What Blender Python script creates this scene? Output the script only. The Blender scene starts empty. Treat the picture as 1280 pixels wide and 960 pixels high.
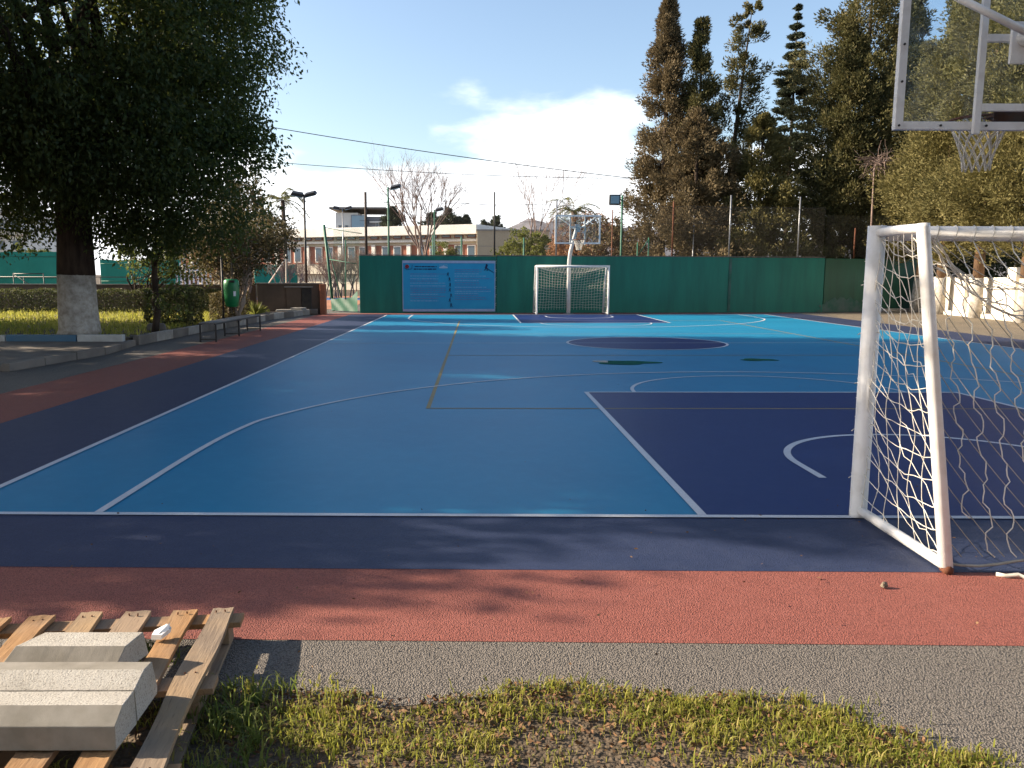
import bpy, math, random
import numpy as np
from mathutils import Vector, Matrix
random.seed(7); rng = np.random.default_rng(11)
sc = bpy.context.scene; col = sc.collection
R = math.radians
# ------------------------------------------------------------------ camera
F_PX, PPX, PPY, CAM_H = 1000.0, 605.0, 480.0, 1.6
PITCH, YAW, ROLL = R(7.7206), R(0.5892), R(0.16)
Fw = Vector((math.sin(YAW)*math.cos(PITCH), math.cos(YAW)*math.cos(PITCH), -math.sin(PITCH)))
Rt = Vector((math.cos(YAW), -math.sin(YAW), 0)); Up = Rt.cross(Fw)
CR = Rt*math.cos(ROLL)+Up*math.sin(ROLL); CU = Up*math.cos(ROLL)-Rt*math.sin(ROLL)
cd = bpy.data.cameras.new('camera'); cam = bpy.data.objects.new('camera', cd); col.objects.link(cam)
cam.matrix_world = Matrix(((CR.x, CU.x, -Fw.x, 0), (CR.y, CU.y, -Fw.y, 0), (CR.z, CU.z, -Fw.z, CAM_H), (0, 0, 0, 1)))
cd.sensor_width = 36; cd.sensor_fit = 'HORIZONTAL'; cd.lens = F_PX/1280*36
cd.shift_x = (640-PPX)/1280; cd.clip_end = 8000; cd.clip_start = .05
sc.camera = cam
# ------------------------------------------------------------------ sky, sun, exposure
SUN_EL, SUN_AZ = 24.0, 8.0          # azimuth: degrees ahead of due left (-X)
to_sun = Vector((-math.cos(R(SUN_AZ))*math.cos(R(SUN_EL)), math.sin(R(SUN_AZ))*math.cos(R(SUN_EL)), math.sin(R(SUN_EL))))
w = bpy.data.worlds.new('World'); sc.world = w; w.use_nodes = True
nt = w.node_tree; N = nt.nodes; L = nt.links
for n in list(N): N.remove(n)
sky = N.new('ShaderNodeTexSky'); sky.sky_type = 'NISHITA'; sky.sun_disc = False
sky.sun_elevation = R(SUN_EL); sky.sun_rotation = math.atan2(to_sun.x, to_sun.y)
sky.air_density = 1.0; sky.dust_density = 1.8; sky.ozone_density = 1.0; sky.altitude = 200
tc = N.new('ShaderNodeTexCoord'); sep = N.new('ShaderNodeSeparateXYZ'); L.new(tc.outputs['Generated'], sep.inputs[0])
mp = N.new('ShaderNodeMapping'); mp.inputs['Scale'].default_value = (3.0, 3.0, 8.5); mp.inputs['Location'].default_value = (1.35, 0.2, 0.1)
L.new(tc.outputs['Generated'], mp.inputs['Vector'])
cn = N.new('ShaderNodeTexNoise'); cn.inputs['Scale'].default_value = 1.0; cn.inputs['Detail'].default_value = 7; cn.inputs['Roughness'].default_value = .52
L.new(mp.outputs[0], cn.inputs['Vector'])
def wm(op, a, b=None, clamp=False):
    n = N.new('ShaderNodeMath'); n.operation = op; n.use_clamp = clamp
    for i, v in enumerate((a, b)):
        if v is None: continue
        if isinstance(v, (int, float)): n.inputs[i].default_value = v
        else: L.new(v, n.inputs[i])
    return n.outputs[0]
el = wm('MULTIPLY', sep.outputs['Z'], -3.0)                    # cloud cover thins out with height
cov = wm('ADD', wm('ADD', cn.outputs['Fac'], el), 0.075)
cr = N.new('ShaderNodeMapRange'); cr.interpolation_type = 'SMOOTHSTEP'
cr.inputs['From Min'].default_value = 0.06; cr.inputs['From Max'].default_value = 0.22
L.new(cov, cr.inputs['Value'])
cmix = N.new('ShaderNodeMix'); cmix.data_type = 'RGBA'
L.new(wm('MULTIPLY', cr.outputs[0], .9), cmix.inputs['Factor']); L.new(sky.outputs[0], cmix.inputs['A'])
cmix.inputs['B'].default_value = (7.6, 7.7, 7.9, 1)
bg = N.new('ShaderNodeBackground'); bg.inputs['Strength'].default_value = 0.098
L.new(cmix.outputs['Result'], bg.inputs['Color'])
wo = N.new('ShaderNodeOutputWorld'); L.new(bg.outputs[0], wo.inputs['Surface'])
sd = bpy.data.lights.new('sun', 'SUN'); sd.energy = 5.0; sd.angle = R(0.5); sd.color = (1.0, .85, .66)
so = bpy.data.objects.new('sun', sd); col.objects.link(so); so.rotation_euler = to_sun.to_track_quat('Z', 'Y').to_euler(); so.location = (-20, 5, 20)
sc.view_settings.view_transform = 'Standard'; sc.view_settings.look = 'None'; sc.view_settings.gamma = 1
sc.view_settings.use_curve_mapping = False; sc.view_settings.exposure = 1.38
# ------------------------------------------------------------------ measuring helpers
def ray(px, py):
    a, b = px-PPX, py-PPY
    return Fw + CR*(a/F_PX) - CU*(b/F_PX)
def gp(px, py, z=0.0):
    r = ray(px, py); t = (z-CAM_H)/r.z; return Vector((0, 0, CAM_H))+r*t
def at(px, py, Y):
    r = ray(px, py); return Vector((0, 0, CAM_H))+r*(Y/r.y)
HM = ((191.280716, 110.200386, 1358.01794), (-2.167161, 63.7962093, 649.312952), (-.0046818993, .185259932, 1.0))
def ct(u, v, z=0.0):                # court coordinates (metres from the middle of the near baseline) -> world
    q = [r[0]*u+r[1]*v+r[2] for r in HM]; p = gp(q[0]/q[2], q[1]/q[2]); return Vector((p.x, p.y, z))
# ------------------------------------------------------------------ materials
MAT = {}
def nodes(name):
    m = bpy.data.materials.new(name); m.use_nodes = True; MAT[name] = m
    t = m.node_tree; b = t.nodes['Principled BSDF']; return m, t, b
def noise(t, scale, detail=5, rough=.55, vec=None, world=False, mapscale=None):
    n = t.nodes.new('ShaderNodeTexNoise'); n.inputs['Scale'].default_value = scale; n.inputs['Detail'].default_value = detail; n.inputs['Roughness'].default_value = rough
    if world: src = t.nodes.new('ShaderNodeNewGeometry').outputs['Position']
    else: src = t.nodes.new('ShaderNodeTexCoord').outputs['Object']
    if mapscale:
        m = t.nodes.new('ShaderNodeMapping'); m.inputs['Scale'].default_value = mapscale; t.links.new(src, m.inputs[0]); src = m.outputs[0]
    t.links.new(src, n.inputs['Vector']); return n.outputs['Fac']
def ramp(t, fac, stops):
    r = t.nodes.new('ShaderNodeValToRGB'); e = r.color_ramp.elements
    while len(e) < len(stops): e.new(.5)
    for x, (p, c) in zip(e, stops):
        x.position = p; x.color = tuple(c)+(1,) if isinstance(c, (tuple, list)) else (c, c, c, 1)
    t.links.new(fac, r.inputs['Fac']); return r.outputs['Color']
def mix(t, f, a, b, mode='MIX'):
    n = t.nodes.new('ShaderNodeMix'); n.data_type = 'RGBA'; n.blend_type = mode
    for k, v in (('Factor', f), ('A', a), ('B', b)):
        if isinstance(v, (int, float)): n.inputs[k].default_value = v
        elif isinstance(v, tuple): n.inputs[k].default_value = v+(1,) if len(v) == 3 else v
        else: t.links.new(v, n.inputs[k])
    return n.outputs['Result']
def bump(t, b, h, strength, dist=.01):
    n = t.nodes.new('ShaderNodeBump'); n.inputs['Strength'].default_value = strength; n.inputs['Distance'].default_value = dist
    t.links.new(h, n.inputs['Height']); t.links.new(n.outputs[0], b.inputs['Normal'])
def simple(name, c1, c2=None, scale=3, rough=.8, spec=.3, bs=0, bscale=60, metal=0, world=False, mapscale=None, lo=.35, hi=.65):
    m, t, b = nodes(name)
    b.inputs['Roughness'].default_value = rough; b.inputs['Specular IOR Level'].default_value = spec; b.inputs['Metallic'].default_value = metal
    if c2 is None: c2 = tuple(x*.75 for x in c1)
    f = noise(t, scale, 7, .6, world=world, mapscale=mapscale)
    t.links.new(ramp(t, f, [(lo, c1), (hi, c2)]), b.inputs['Base Color'])
    if bs: bump(t, b, noise(t, bscale, 4, .6, world=world), bs)
    return m
def sheet_mat(name, c, c2, grain=110, gstr=.5, gdist=.006, stain=.35, rough=.75, speck=.35):
    """painted or bare coarse asphalt: aggregate relief, worn specks, broad stains"""
    m, t, b = nodes(name); b.inputs['Roughness'].default_value = rough; b.inputs['Specular IOR Level'].default_value = .28
    pos = t.nodes.new('ShaderNodeNewGeometry').outputs['Position']
    v = t.nodes.new('ShaderNodeTexVoronoi'); v.inputs['Scale'].default_value = grain; v.inputs['Randomness'].default_value = 1
    t.links.new(pos, v.inputs['Vector'])
    n1 = noise(t, .45, 6, .62, world=True); n2 = noise(t, 7, 6, .65, world=True); n3 = noise(t, grain*.6, 3, .6, world=True)
    base = mix(t, ramp(t, n1, [(.38, 0.), (.68, 1.)]), c, c2)
    base = mix(t, ramp(t, n2, [(.45, 0.), (.75, stain)]), base, tuple(min(1, x*1.15+.035) for x in c))
    base = mix(t, ramp(t, n3, [(.36, speck), (.5, 0.)]), base, tuple(x*.45 for x in c))
    base = mix(t, ramp(t, v.outputs['Distance'], [(.45, 0.), (.8, speck)]), base, tuple(x*.35 for x in c))
    t.links.new(base, b.inputs['Base Color'])
    hh = t.nodes.new('ShaderNodeMath'); hh.operation = 'SUBTRACT'; hh.inputs[0].default_value = 1; t.links.new(v.outputs['Distance'], hh.inputs[1])
    h2 = t.nodes.new('ShaderNodeMath'); h2.operation = 'ADD'; t.links.new(hh.outputs[0], h2.inputs[0]); t.links.new(n3, h2.inputs[1])
    bump(t, b, h2.outputs[0], gstr, gdist); return m
def leaf_mat(name, c1, c2, c3, trans=.35, rough=.6, nscale=.9, tcol=None):
    m, t, b = nodes(name); b.inputs['Roughness'].default_value = rough; b.inputs['Specular IOR Level'].default_value = .25
    g = t.nodes.new('ShaderNodeNewGeometry')
    f = noise(t, nscale, 3, .5)
    base = mix(t, ramp(t, f, [(.36, 0.), (.64, 1.)]), c1, c2)
    base = mix(t, ramp(t, g.outputs['Random Per Island'], [(.45, 0.), (1., .8)]), base, c3)
    t.links.new(base, b.inputs['Base Color'])
    tr = t.nodes.new('ShaderNodeBsdfTranslucent'); t.links.new(mix(t, .55, base, tcol or tuple(min(1, x*2.2) for x in c2)), tr.inputs['Color'])
    ms = t.nodes.new('ShaderNodeMixShader'); ms.inputs[0].default_value = trans
    t.links.new(b.outputs[0], ms.inputs[1]); t.links.new(tr.outputs[0], ms.inputs[2])
    t.links.new(ms.outputs[0], t.nodes['Material Output'].inputs['Surface']); return m
sheet_mat('earth', (.085, .062, .042), (.15, .115, .075), 60, .7, .012, .5, .95)
sheet_mat('asphalt', (.195, .172, .15), (.225, .195, .165), 135, .9, .009, .25, .8, .95)
sheet_mat('pink_brown', (.31, .10, .074), (.275, .09, .068), 150, .7, .007, .3, .72, .7)
sheet_mat('navy', (.024, .036, .086), (.032, .044, .096), 170, .45, .005, .35, .6, .4)
sheet_mat('navy_key', (.003, .021, .115), (.005, .025, .125), 230, .16, .003, .22, .5, .2)
sheet_mat('court_blue', (.010, .205, .365), (.009, .175, .325), 230, .14, .003, .22, .5, .14)
sheet_mat('line_white', (.62, .63, .65), (.48, .5, .54), 200, .2, .003, .2, .6, .3)
sheet_mat('line_yellow', (.36, .25, .08), (.22, .18, .09), 200, .2, .003, .3, .6, .4)
sheet_mat('dust', (.22, .18, .13), (.17, .145, .11), 110, .8, .01, .4, .9, .5)
simple('clay', (.40, .17, .09), (.30, .14, .08), .4, .95)
simple('white_paint', (.78, .77, .75), (.62, .59, .54), 9, .42, .4, .1, 30, lo=.45, hi=.8)
simple('rope', (.72, .69, .62), (.50, .46, .39), 14, .85, .2)
simple('old_rope', (.42, .38, .32), (.30, .27, .22), 14, .9, .2)
simple('rust', (.16, .055, .025), (.09, .04, .025), 12, .8, .3, .2, 90)
simple('green_wall', (.010, .175, .125), (.007, .105, .078), 1.5, .6, .35, .25, 25, mapscale=(1.6, 1, .22), lo=.3, hi=.75)
simple('dark_green_wall', (.012, .088, .052), (.009, .060, .036), 1.5, .6, .35, .2, 25, mapscale=(1.6, 1, .22))
simple('patch_grey', (.09, .13, .12), (.022, .10, .07), 2.2, .8, .2, .2, 40)
simple('concrete', (.36, .34, .30), (.27, .25, .22), 4, .9, .2, .3, 70)
simple('old_concrete', (.20, .175, .15), (.13, .115, .10), 1.5, .92, .2, .35, 40)
simple('brown_render', (.13, .095, .07), (.085, .065, .05), 1.2, .92, .2, .35, 30)
simple('terracotta', (.34, .12, .06), (.24, .10, .055), 4, .9)
simple('warm_bark', (.20, .12, .07), (.13, .085, .055), 7, .95, .1, .6, 25, mapscale=(1, 1, .3))
simple('mesh_wire', (.13, .115, .095), (.10, .085, .07), 3, .7, .3)
simple('kerb_blue', (.075, .17, .27), (.10, .18, .25), 3, .75, .3, .3, 60)
simple('kerb_white', (.60, .60, .57), (.42, .41, .38), 3, .8, .3, .3, 60)
simple('white_wall', (.74, .70, .63), (.60, .54, .45), 1.3, .88, .2, .35, 14)
simple('whitewash', (.50, .47, .42), (.27, .24, .20), 7, .95, .1, .8, 26)
simple('bark', (.075, .055, .042), (.040, .030, .024), 9, .95, .1, .9, 22, mapscale=(1, 1, .25))
simple('pale_bark', (.30, .25, .20), (.18, .145, .115), 8, .9, .1, .6, 25, mapscale=(1, 1, .3))
simple('grey_bark', (.24, .17, .145), (.16, .12, .10), 4, .9)
simple('green_metal', (.03, .14, .085), (.025, .10, .065), 6, .55, .4)
simple('dark_metal', (.035, .035, .038), (.055, .05, .045), 8, .5, .5, 0, 1, .6)
simple('grey_metal', (.32, .33, .34), (.24, .24, .25), 8, .45, .5, 0, 1, .7)
simple('wood_pole', (.10, .075, .06), (.065, .05, .04), 5, .9)
simple('bin_green', (.010, .20, .065), (.008, .16, .05), 5, .38, .5)
simple('seat_grey', (.22, .20, .18), (.15, .14, .13), 6, .75, .3, .2, 50, mapscale=(.3, 4, 4))
simple('cream_wall', (.62, .56, .45), (.54, .48, .38), .5, .9)
simple('fascia', (.74, .72, .68), (.64, .61, .56), .6, .85)
simple('beige_wall', (.50, .42, .30), (.44, .365, .26), .35, .92)
simple('brick_red', (.33, .13, .08), (.25, .10, .07), .8, .9)
simple('grey_wall', (.27, .28, .31), (.21, .22, .25), .3, .85)
simple('shutter', (.16, .13, .12), (.11, .10, .10), 1, .6)
simple('hill', (.20, .19, .205), (.15, .15, .16), .008, 1, 0)  # scrub colour shifted to mauve-grey: distance haze painted into the base colour
simple('screen_green', (.028, .22, .155), (.022, .17, .12), .6, .85, .1)
simple('blue_court', (.05, .14, .35), (.045, .12, .30), .5, .8)
simple('banner_print', (.016, .27, .50), (.02, .31, .53), 1.6, .55, .35, .25, 3)
simple('banner_hem', (.36, .42, .58), (.30, .35, .50), 5, .6)
simple('ink', (.012, .025, .09), (.01, .02, .07), 5, .6)
simple('print_pale', (.30, .44, .62), (.20, .33, .56), 40, .6, lo=.4, hi=.6)
simple('print_mauve', (.20, .16, .36), (.10, .11, .32), 40, .6, lo=.4, hi=.6)
simple('logo_red', (.30, .025, .03), (.22, .02, .03), 20, .6)
simple('logo_white', (.62, .66, .75), (.5, .55, .66), 20, .6)
simple('paper', (.75, .75, .74), (.65, .65, .64), 12, .7)
simple('dead_leaf', (.11, .05, .025), (.20, .12, .06), 9, .85, world=True)
simple('brick_clay', (.36, .13, .06), (.28, .10, .05), 9, .9, .2, .3, 60)
def wood(name, c1, c2, c3):
    m, t, b = nodes(name); b.inputs['Roughness'].default_value = .78; b.inputs['Specular IOR Level'].default_value = .25
    f = noise(t, 6, 8, .62, mapscale=(9, .8, 6)); f2 = noise(t, 2.3, 4, .5); f3 = noise(t, 22, 5, .6, mapscale=(7, .5, 5))
    c = mix(t, ramp(t, f, [(.34, 0.), (.66, 1.)]), c1, c2)
    c = mix(t, ramp(t, f2, [(.42, 0.), (.68, .85)]), c, c3)
    c = mix(t, ramp(t, f3, [(.25, .8), (.42, 0.)]), c, tuple(x*.3 for x in c2))
    t.links.new(c, b.inputs['Base Color']); bump(t, b, f3, .5, .004)
wood('plank_warm', (.40, .23, .105), (.25, .135, .06), (.30, .225, .16))
wood('plank_grey', (.28, .215, .155), (.18, .135, .10), (.36, .24, .13))
m, t, b = nodes('rough_stone'); b.inputs['Roughness'].default_value = .92
f = noise(t, 150, 3, .7); f2 = noise(t, 5, 5, .6)
c = mix(t, ramp(t, f2, [(.4, 0.), (.65, 1.)]), (.46, .43, .38), (.38, .35, .30))
t.links.new(mix(t, ramp(t, f, [(.36, .75), (.47, 0.)]), c, (.15, .135, .115)), b.inputs['Base Color']); bump(t, b, noise(t, 160, 3, .65), .7, .004)
simple('smooth_stone', (.30, .275, .235), (.22, .20, .165), 9, .88, .25, .12, 260)
m, t, b = nodes('glass'); b.inputs['Base Color'].default_value = (.93, .97, 1, 1); b.inputs['Roughness'].default_value = .04
b.inputs['Transmission Weight'].default_value = 1; b.inputs['IOR'].default_value = 1.02; b.inputs['Alpha'].default_value = 1
tr = t.nodes.new('ShaderNodeBsdfTransparent'); tr.inputs[0].default_value = (.9, .95, .98, 1)
gl = t.nodes.new('ShaderNodeBsdfGlossy'); gl.inputs['Roughness'].default_value = .08
df = t.nodes.new('ShaderNodeBsdfDiffuse'); df.inputs[0].default_value = (.55, .60, .66, 1)
lw = t.nodes.new('ShaderNodeFresnel'); lw.inputs[0].default_value = 1.45
m1 = t.nodes.new('ShaderNodeMixShader'); m2 = t.nodes.new('ShaderNodeMixShader')
t.links.new(lw.outputs[0], m1.inputs[0]); t.links.new(tr.outputs[0], m1.inputs[1]); t.links.new(gl.outputs[0], m1.inputs[2])
t.links.new(ramp(t, noise(t, 3.5, 5, .6), [(.42, .01), (.75, .14)]), m2.inputs[0]); t.links.new(m1.outputs[0], m2.inputs[1]); t.links.new(df.outputs[0], m2.inputs[2])
t.links.new(m2.outputs[0], t.nodes['Material Output'].inputs['Surface'])
m, t, b = nodes('pane'); b.inputs['Base Color'].default_value = (.05, .08, .11, 1); b.inputs['Roughness'].default_value = .12
m, t, b = nodes('water'); b.inputs['Base Color'].default_value = (.010, .035, .040, 1); b.inputs['Roughness'].default_value = .015; b.inputs['Specular IOR Level'].default_value = .6
m, t, b = nodes('lamp_glass'); b.inputs['Base Color'].default_value = (.22, .34, .42, 1); b.inputs['Roughness'].default_value = .25
leaf_mat('ficus_leaf', (.030, .050, .018), (.045, .072, .024), (.07, .085, .025), .42, .5, .5, (.24, .27, .05))
leaf_mat('cypress_leaf', (.060, .062, .022), (.095, .088, .032), (.13, .105, .045), .15, .75, .7)
leaf_mat('cypress_dry', (.085, .066, .034), (.125, .095, .050), (.15, .11, .06), .15, .8, .6)
leaf_mat('cypress_olive', (.095, .086, .028), (.14, .122, .042), (.185, .152, .058), .18, .75, .6)
leaf_mat('fir_leaf', (.035, .050, .030), (.055, .065, .038), (.07, .07, .04), .12, .7, .7)
leaf_mat('hedge_leaf', (.038, .055, .018), (.060, .068, .022), (.10, .075, .03), .3, .6, 1.2)
leaf_mat('shrub_leaf', (.055, .060, .022), (.085, .07, .03), (.14, .09, .045), .35, .6, .9)
leaf_mat('bush_leaf', (.085, .105, .022), (.13, .14, .03), (.16, .155, .04), .3, .7, .6)
leaf_mat('autumn_leaf', (.28, .135, .07), (.22, .12, .065), (.33, .19, .10), .3, .8, .5)
leaf_mat('palm_leaf', (.075, .09, .03), (.11, .115, .04), (.14, .12, .05), .25, .6, .6)
leaf_mat('grass_blade', (.145, .18, .024), (.25, .245, .042), (.42, .33, .13), .4, .6, 6)
leaf_mat('weed_blade', (.065, .105, .020), (.105, .135, .03), (.16, .16, .05), .4, .6, 6)
# ------------------------------------------------------------------ object helpers
def tag(o, label=None, cat=None, group=None, kind=None):
    if label: o['label'] = label
    if cat: o['category'] = cat
    if group: o['group'] = group
    if kind: o['kind'] = kind
    return o
def thing(name, loc, label, cat, group=None, rz=0):
    o = bpy.data.objects.new(name, None); o.empty_display_size = .2; col.objects.link(o)
    o.location = loc; o.rotation_euler = (0, 0, rz); return tag(o, label, cat, group)
def link(name, me, mat, parent=None, inv=True):
    o = bpy.data.objects.new(name, me); col.objects.link(o)
    if mat and not me.materials: me.materials.append(MAT[mat])
    if parent is not None: o.parent = parent
    return o
class MB:
    """collects shapes in the local space of the parent, builds one mesh"""
    def __init__(s): s.v = []; s.f = []; s.m = []; s.cur = 0
    def _add(s, vs, fs):
        k = len(s.v); s.v += [tuple(v) for v in vs]; s.f += [tuple(i+k for i in f) for f in fs]; s.m += [s.cur]*len(fs); return s
    def box(s, c, d, rot=None, taper=1.0):
        x, y, z = [a/2 for a in d]; P = []
        for sz in (-1, 1):
            k = taper if sz > 0 else 1
            for sx, sy in ((-1, -1), (1, -1), (1, 1), (-1, 1)):
                p = Vector((sx*x*k, sy*y*k, sz*z))
                if rot: p = rot @ p
                P.append(p+Vector(c))
        return s._add(P, [(3, 2, 1, 0), (4, 5, 6, 7), (0, 1, 5, 4), (1, 2, 6, 5), (2, 3, 7, 6), (3, 0, 4, 7)])
    def bar(s, a, b, wd, h=None, up=(0, 0, 1)):
        a, b = Vector(a), Vector(b); d = b-a; ln = d.length; d.normalize(); u = Vector(up)
        if abs(d.dot(u)) > .98: u = Vector((0, 1, 0))
        x = d.cross(u).normalized(); u = x.cross(d)
        return s.box((a+b)/2, (wd, ln, h or wd), Matrix((x, d, u)).transposed())
    def tube(s, pts, rad, n=8, cap=True):
        pts = [Vector(p) for p in pts]; m = len(pts)
        if isinstance(rad, (int, float)): rad = [rad]*m
        V = []; prev = None
        for i, p in enumerate(pts):
            d = (pts[min(i+1, m-1)]-pts[max(i-1, 0)]).normalized()
            if prev is None:
                x = d.cross(Vector((0, 0, 1)) if abs(d.z) < .9 else Vector((0, 1, 0))).normalized()
            else:
                x = (prev-d*prev.dot(d)).normalized()
            prev = x; y = d.cross(x)
            for k in range(n):
                a = 2*math.pi*k/n; V.append(p+(x*math.cos(a)+y*math.sin(a))*rad[i])
        Fc = [(i*n+k, i*n+(k+1) % n, (i+1)*n+(k+1) % n, (i+1)*n+k) for i in range(m-1) for k in range(n)]
        if cap: Fc += [tuple(range(n-1, -1, -1)), tuple((m-1)*n+k for k in range(n))]
        return s._add(V, Fc)
    def prism(s, poly, a, b):
        """extrude a polygon of 3D points from offset a to offset b (vectors)"""
        a, b = Vector(a), Vector(b); n = len(poly); P = [Vector(p) for p in poly]
        V = [p+a for p in P]+[p+b for p in P]
        return s._add(V, [tuple(range(n-1, -1, -1)), tuple(range(n, 2*n))]+[(i, (i+1) % n, n+(i+1) % n, n+i) for i in range(n)])
    def face(s, vs): return s._add(vs, [tuple(range(len(vs)))])
    def build(s, name, mat, parent=None, smooth=False, bevel=0, mats=None):
        me = bpy.data.meshes.new(name); me.from_pydata(s.v, [], s.f); me.update()
        if mats:
            for x in mats: me.materials.append(MAT[x])
            me.polygons.foreach_set('material_index', s.m)
        o = link(name, me, mat if not mats else None, parent)
        if smooth: me.polygons.foreach_set('use_smooth', [True]*len(me.polygons))
        if bevel:
            md = o.modifiers.new('bevel', 'BEVEL'); md.width = bevel; md.segments = 2; md.limit_method = 'ANGLE'; md.angle_limit = R(40)
        return o
def leaves(name, P, Dv, Lg, Wd, mat, parent, curl=.25, seed=0, tri=False):
    """kite-shaped leaves: P centres, Dv directions, Lg lengths, Wd widths"""
    r = np.random.default_rng(seed+5); n = len(P)
    D = Dv/np.maximum(np.linalg.norm(Dv, axis=1, keepdims=True), 1e-6)
    W = np.cross(D, r.normal(size=(n, 3))); W /= np.maximum(np.linalg.norm(W, axis=1, keepdims=True), 1e-6)
    Nn = np.cross(D, W); Lg = Lg[:, None]; Wd = Wd[:, None]
    a = P-D*Lg*.5; c = P+D*Lg*.5+Nn*Lg*curl*.4; mid = P-D*Lg*.05+Nn*Lg*curl*.3
    q = 3 if tri else 4; V = np.empty((n, q, 3), np.float32); V[:, 0] = a+(W*Wd*.5 if tri else 0); V[:, 1] = c if tri else mid+W*Wd*.5; V[:, 2] = (a-W*Wd*.5) if tri else c
    if not tri: V[:, 3] = mid-W*Wd*.5
    me = bpy.data.meshes.new(name)
    me.vertices.add(n*q); me.vertices.foreach_set('co', V.reshape(-1))
    me.loops.add(n*q); me.loops.foreach_set('vertex_index', np.arange(n*q, dtype=np.int32))
    me.polygons.add(n); me.polygons.foreach_set('loop_start', np.arange(0, n*q, q, dtype=np.int32))
    me.update(calc_edges=True); me.validate()
    return link(name, me, mat, parent)
def inball(n, r=rng):
    v = r.normal(size=(n, 3)); v /= np.linalg.norm(v, axis=1, keepdims=True)
    return v*(r.random((n, 1))**(1/3))
# ================================================================== SETTING
def struct(o): o['kind'] = 'structure'; return o
def poly(name, pts, mat, parent=None):
    return MB().face(pts).build(name, mat, parent)
struct(poly('ground', [(-1500, -300, 0), (1500, -300, 0), (1500, 4000, 0), (-1500, 4000, 0)], 'earth'))
# asphalt apron with a ragged front edge
edge = []
for i in range(121):
    x = -9+i*.16; y = 2.83+.05*math.sin(x*2.3+1)+.035*math.sin(x*7.1)+random.uniform(-.03, .03)
    if x < -.6: y += .10*min(1, (-.6-x)/.3)
    if x > .9: y -= .12*min(1, (x-.9)/.5)
    if x > 1.35: y -= .95*(x-1.35)
    edge.append((x, max(1.0, y), .002))
struct(poly('asphalt_apron', edge+[(24, 1.0, .002), (24, 44, .002), (-6.3, 44, .002), (-7.7, 29, .002), (-9, 12.5, .002)], 'asphalt'))
court = struct(poly('sports_court', [ct(-10.35, -1.88, .0040), ct(9.15, -1.88, .0040), ct(9.15, 29.6, .0040), ct(-10.35, 29.6, .0040)], 'pink_brown'))
poly('navy_runoff', [ct(-9.05, -1.0, .0058), ct(9.15, -1.0, .0058), ct(9.15, 28.8, .0058), ct(-9.05, 28.8, .0058)], 'navy', court)
poly('playing_area', [ct(-7.5, 0, .0076), ct(7.5, 0, .0076), ct(7.5, 28, .0076), ct(-7.5, 28, .0076)], 'court_blue', court)
for v0, v1 in ((0, 5.8), (28, 22.2)):
    poly('key_area', [ct(-2.45, v0, .0094), ct(2.45, v0, .0094), ct(2.45, v1, .0094), ct(-2.45, v1, .0094)][::1 if v1 > v0 else -1], 'navy_key', court)
poly('centre_circle', [ct(1.8*math.cos(a*math.pi/36), 14+1.8*math.sin(a*math.pi/36), .0094) for a in range(72)], 'navy_key', court)
def stripe(name, path, wd, mat, z, closed=False):
    mb = MB(); n = len(path)
    for i in range(n if closed else n-1):
        pass
    Lp, Rp = [], []
    for i, (u, v) in enumerate(path):
        if closed: a, c = path[i-1], path[(i+1) % n]
        else: a, c = path[max(i-1, 0)], path[min(i+1, n-1)]
        d = Vector((c[0]-a[0], c[1]-a[1])).normalized(); nn = Vector((-d.y, d.x))*wd/2
        Lp.append(ct(u+nn.x, v+nn.y, z)); Rp.append(ct(u-nn.x, v-nn.y, z))
    V = Lp+Rp
    Fc = [(i, n+i, n+(i+1) % n, (i+1) % n) for i in range(n if closed else n-1)]
    mb._add(V, Fc); return mb.build(name, mat, court)
def arc(cx, cv, r, a0, a1, n=48): return [(cx+r*math.cos(R(a0+(a1-a0)*i/n)), cv+r*math.sin(R(a0+(a1-a0)*i/n))) for i in range(n+1)]
def chaikin(p, it=3):
    for _ in range(it):
        q = [p[0]]
        for a, b in zip(p[:-1], p[1:]): q += [(a[0]*.75+b[0]*.25, a[1]*.75+b[1]*.25), (a[0]*.25+b[0]*.75, a[1]*.25+b[1]*.75)]
        p = q+[p[-1]]
    return p
ZW, ZY = .0124, .0106
WL = .058
for u in (-7.5, 7.5): stripe('sideline', [(u, -.029), (u, 28.029)], WL, 'line_white', ZW)
for v in (0, 28): stripe('baseline', [(-7.47, v), (7.47, v)], WL, 'line_white', ZW+.0003)
stripe('halfway_line', [(-7.47, 14), (7.47, 14)], .045, 'line_white', ZW+.0003)
stripe('centre_circle_line', arc(0, 14, 1.8, 0, 355, 71), WL, 'line_white', ZW+.0006, True)
for s in (0, 1):
    fl = (lambda p: [(u, 28-v) for u, v in p]) if s else (lambda p: p)
    th = math.degrees(math.asin(1.405/6.6))
    stripe('three_point_line', fl(chaikin([(-6.45, .03), (-6.45, 2.35)]+[(a, c) for a, c in arc(0, 1.575, 6.6, 180-th, th, 70)][2:-2]+[(6.45, 2.35), (6.45, .03)])), WL, 'line_white', ZW+.0006)
    for u in (-2.45, 2.45): stripe('key_line', fl([(u, .03), (u, 5.83)]), WL, 'line_white', ZW+.0006)
    stripe('free_throw_line', fl([(-2.42, 5.8), (2.42, 5.8)]), WL, 'line_white', ZW+.0009)
    stripe('free_throw_arc', fl(arc(0, 5.83, 1.8, 180, 0)), .05, 'line_white', ZW+.0003)
    stripe('no_charge_arc', fl([(-1.25, 1.05), (-1.25, 1.5)]+arc(0, 1.575, 1.25, 180, 0)+[(1.25, 1.5), (1.25, 1.05)]), .06, 'line_white', ZW+.0003)
for u in (-4.5, 4.5): stripe('volleyball_sideline', [(u, 4.41), (u, 23.6)], .05, 'line_yellow', ZY)
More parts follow.
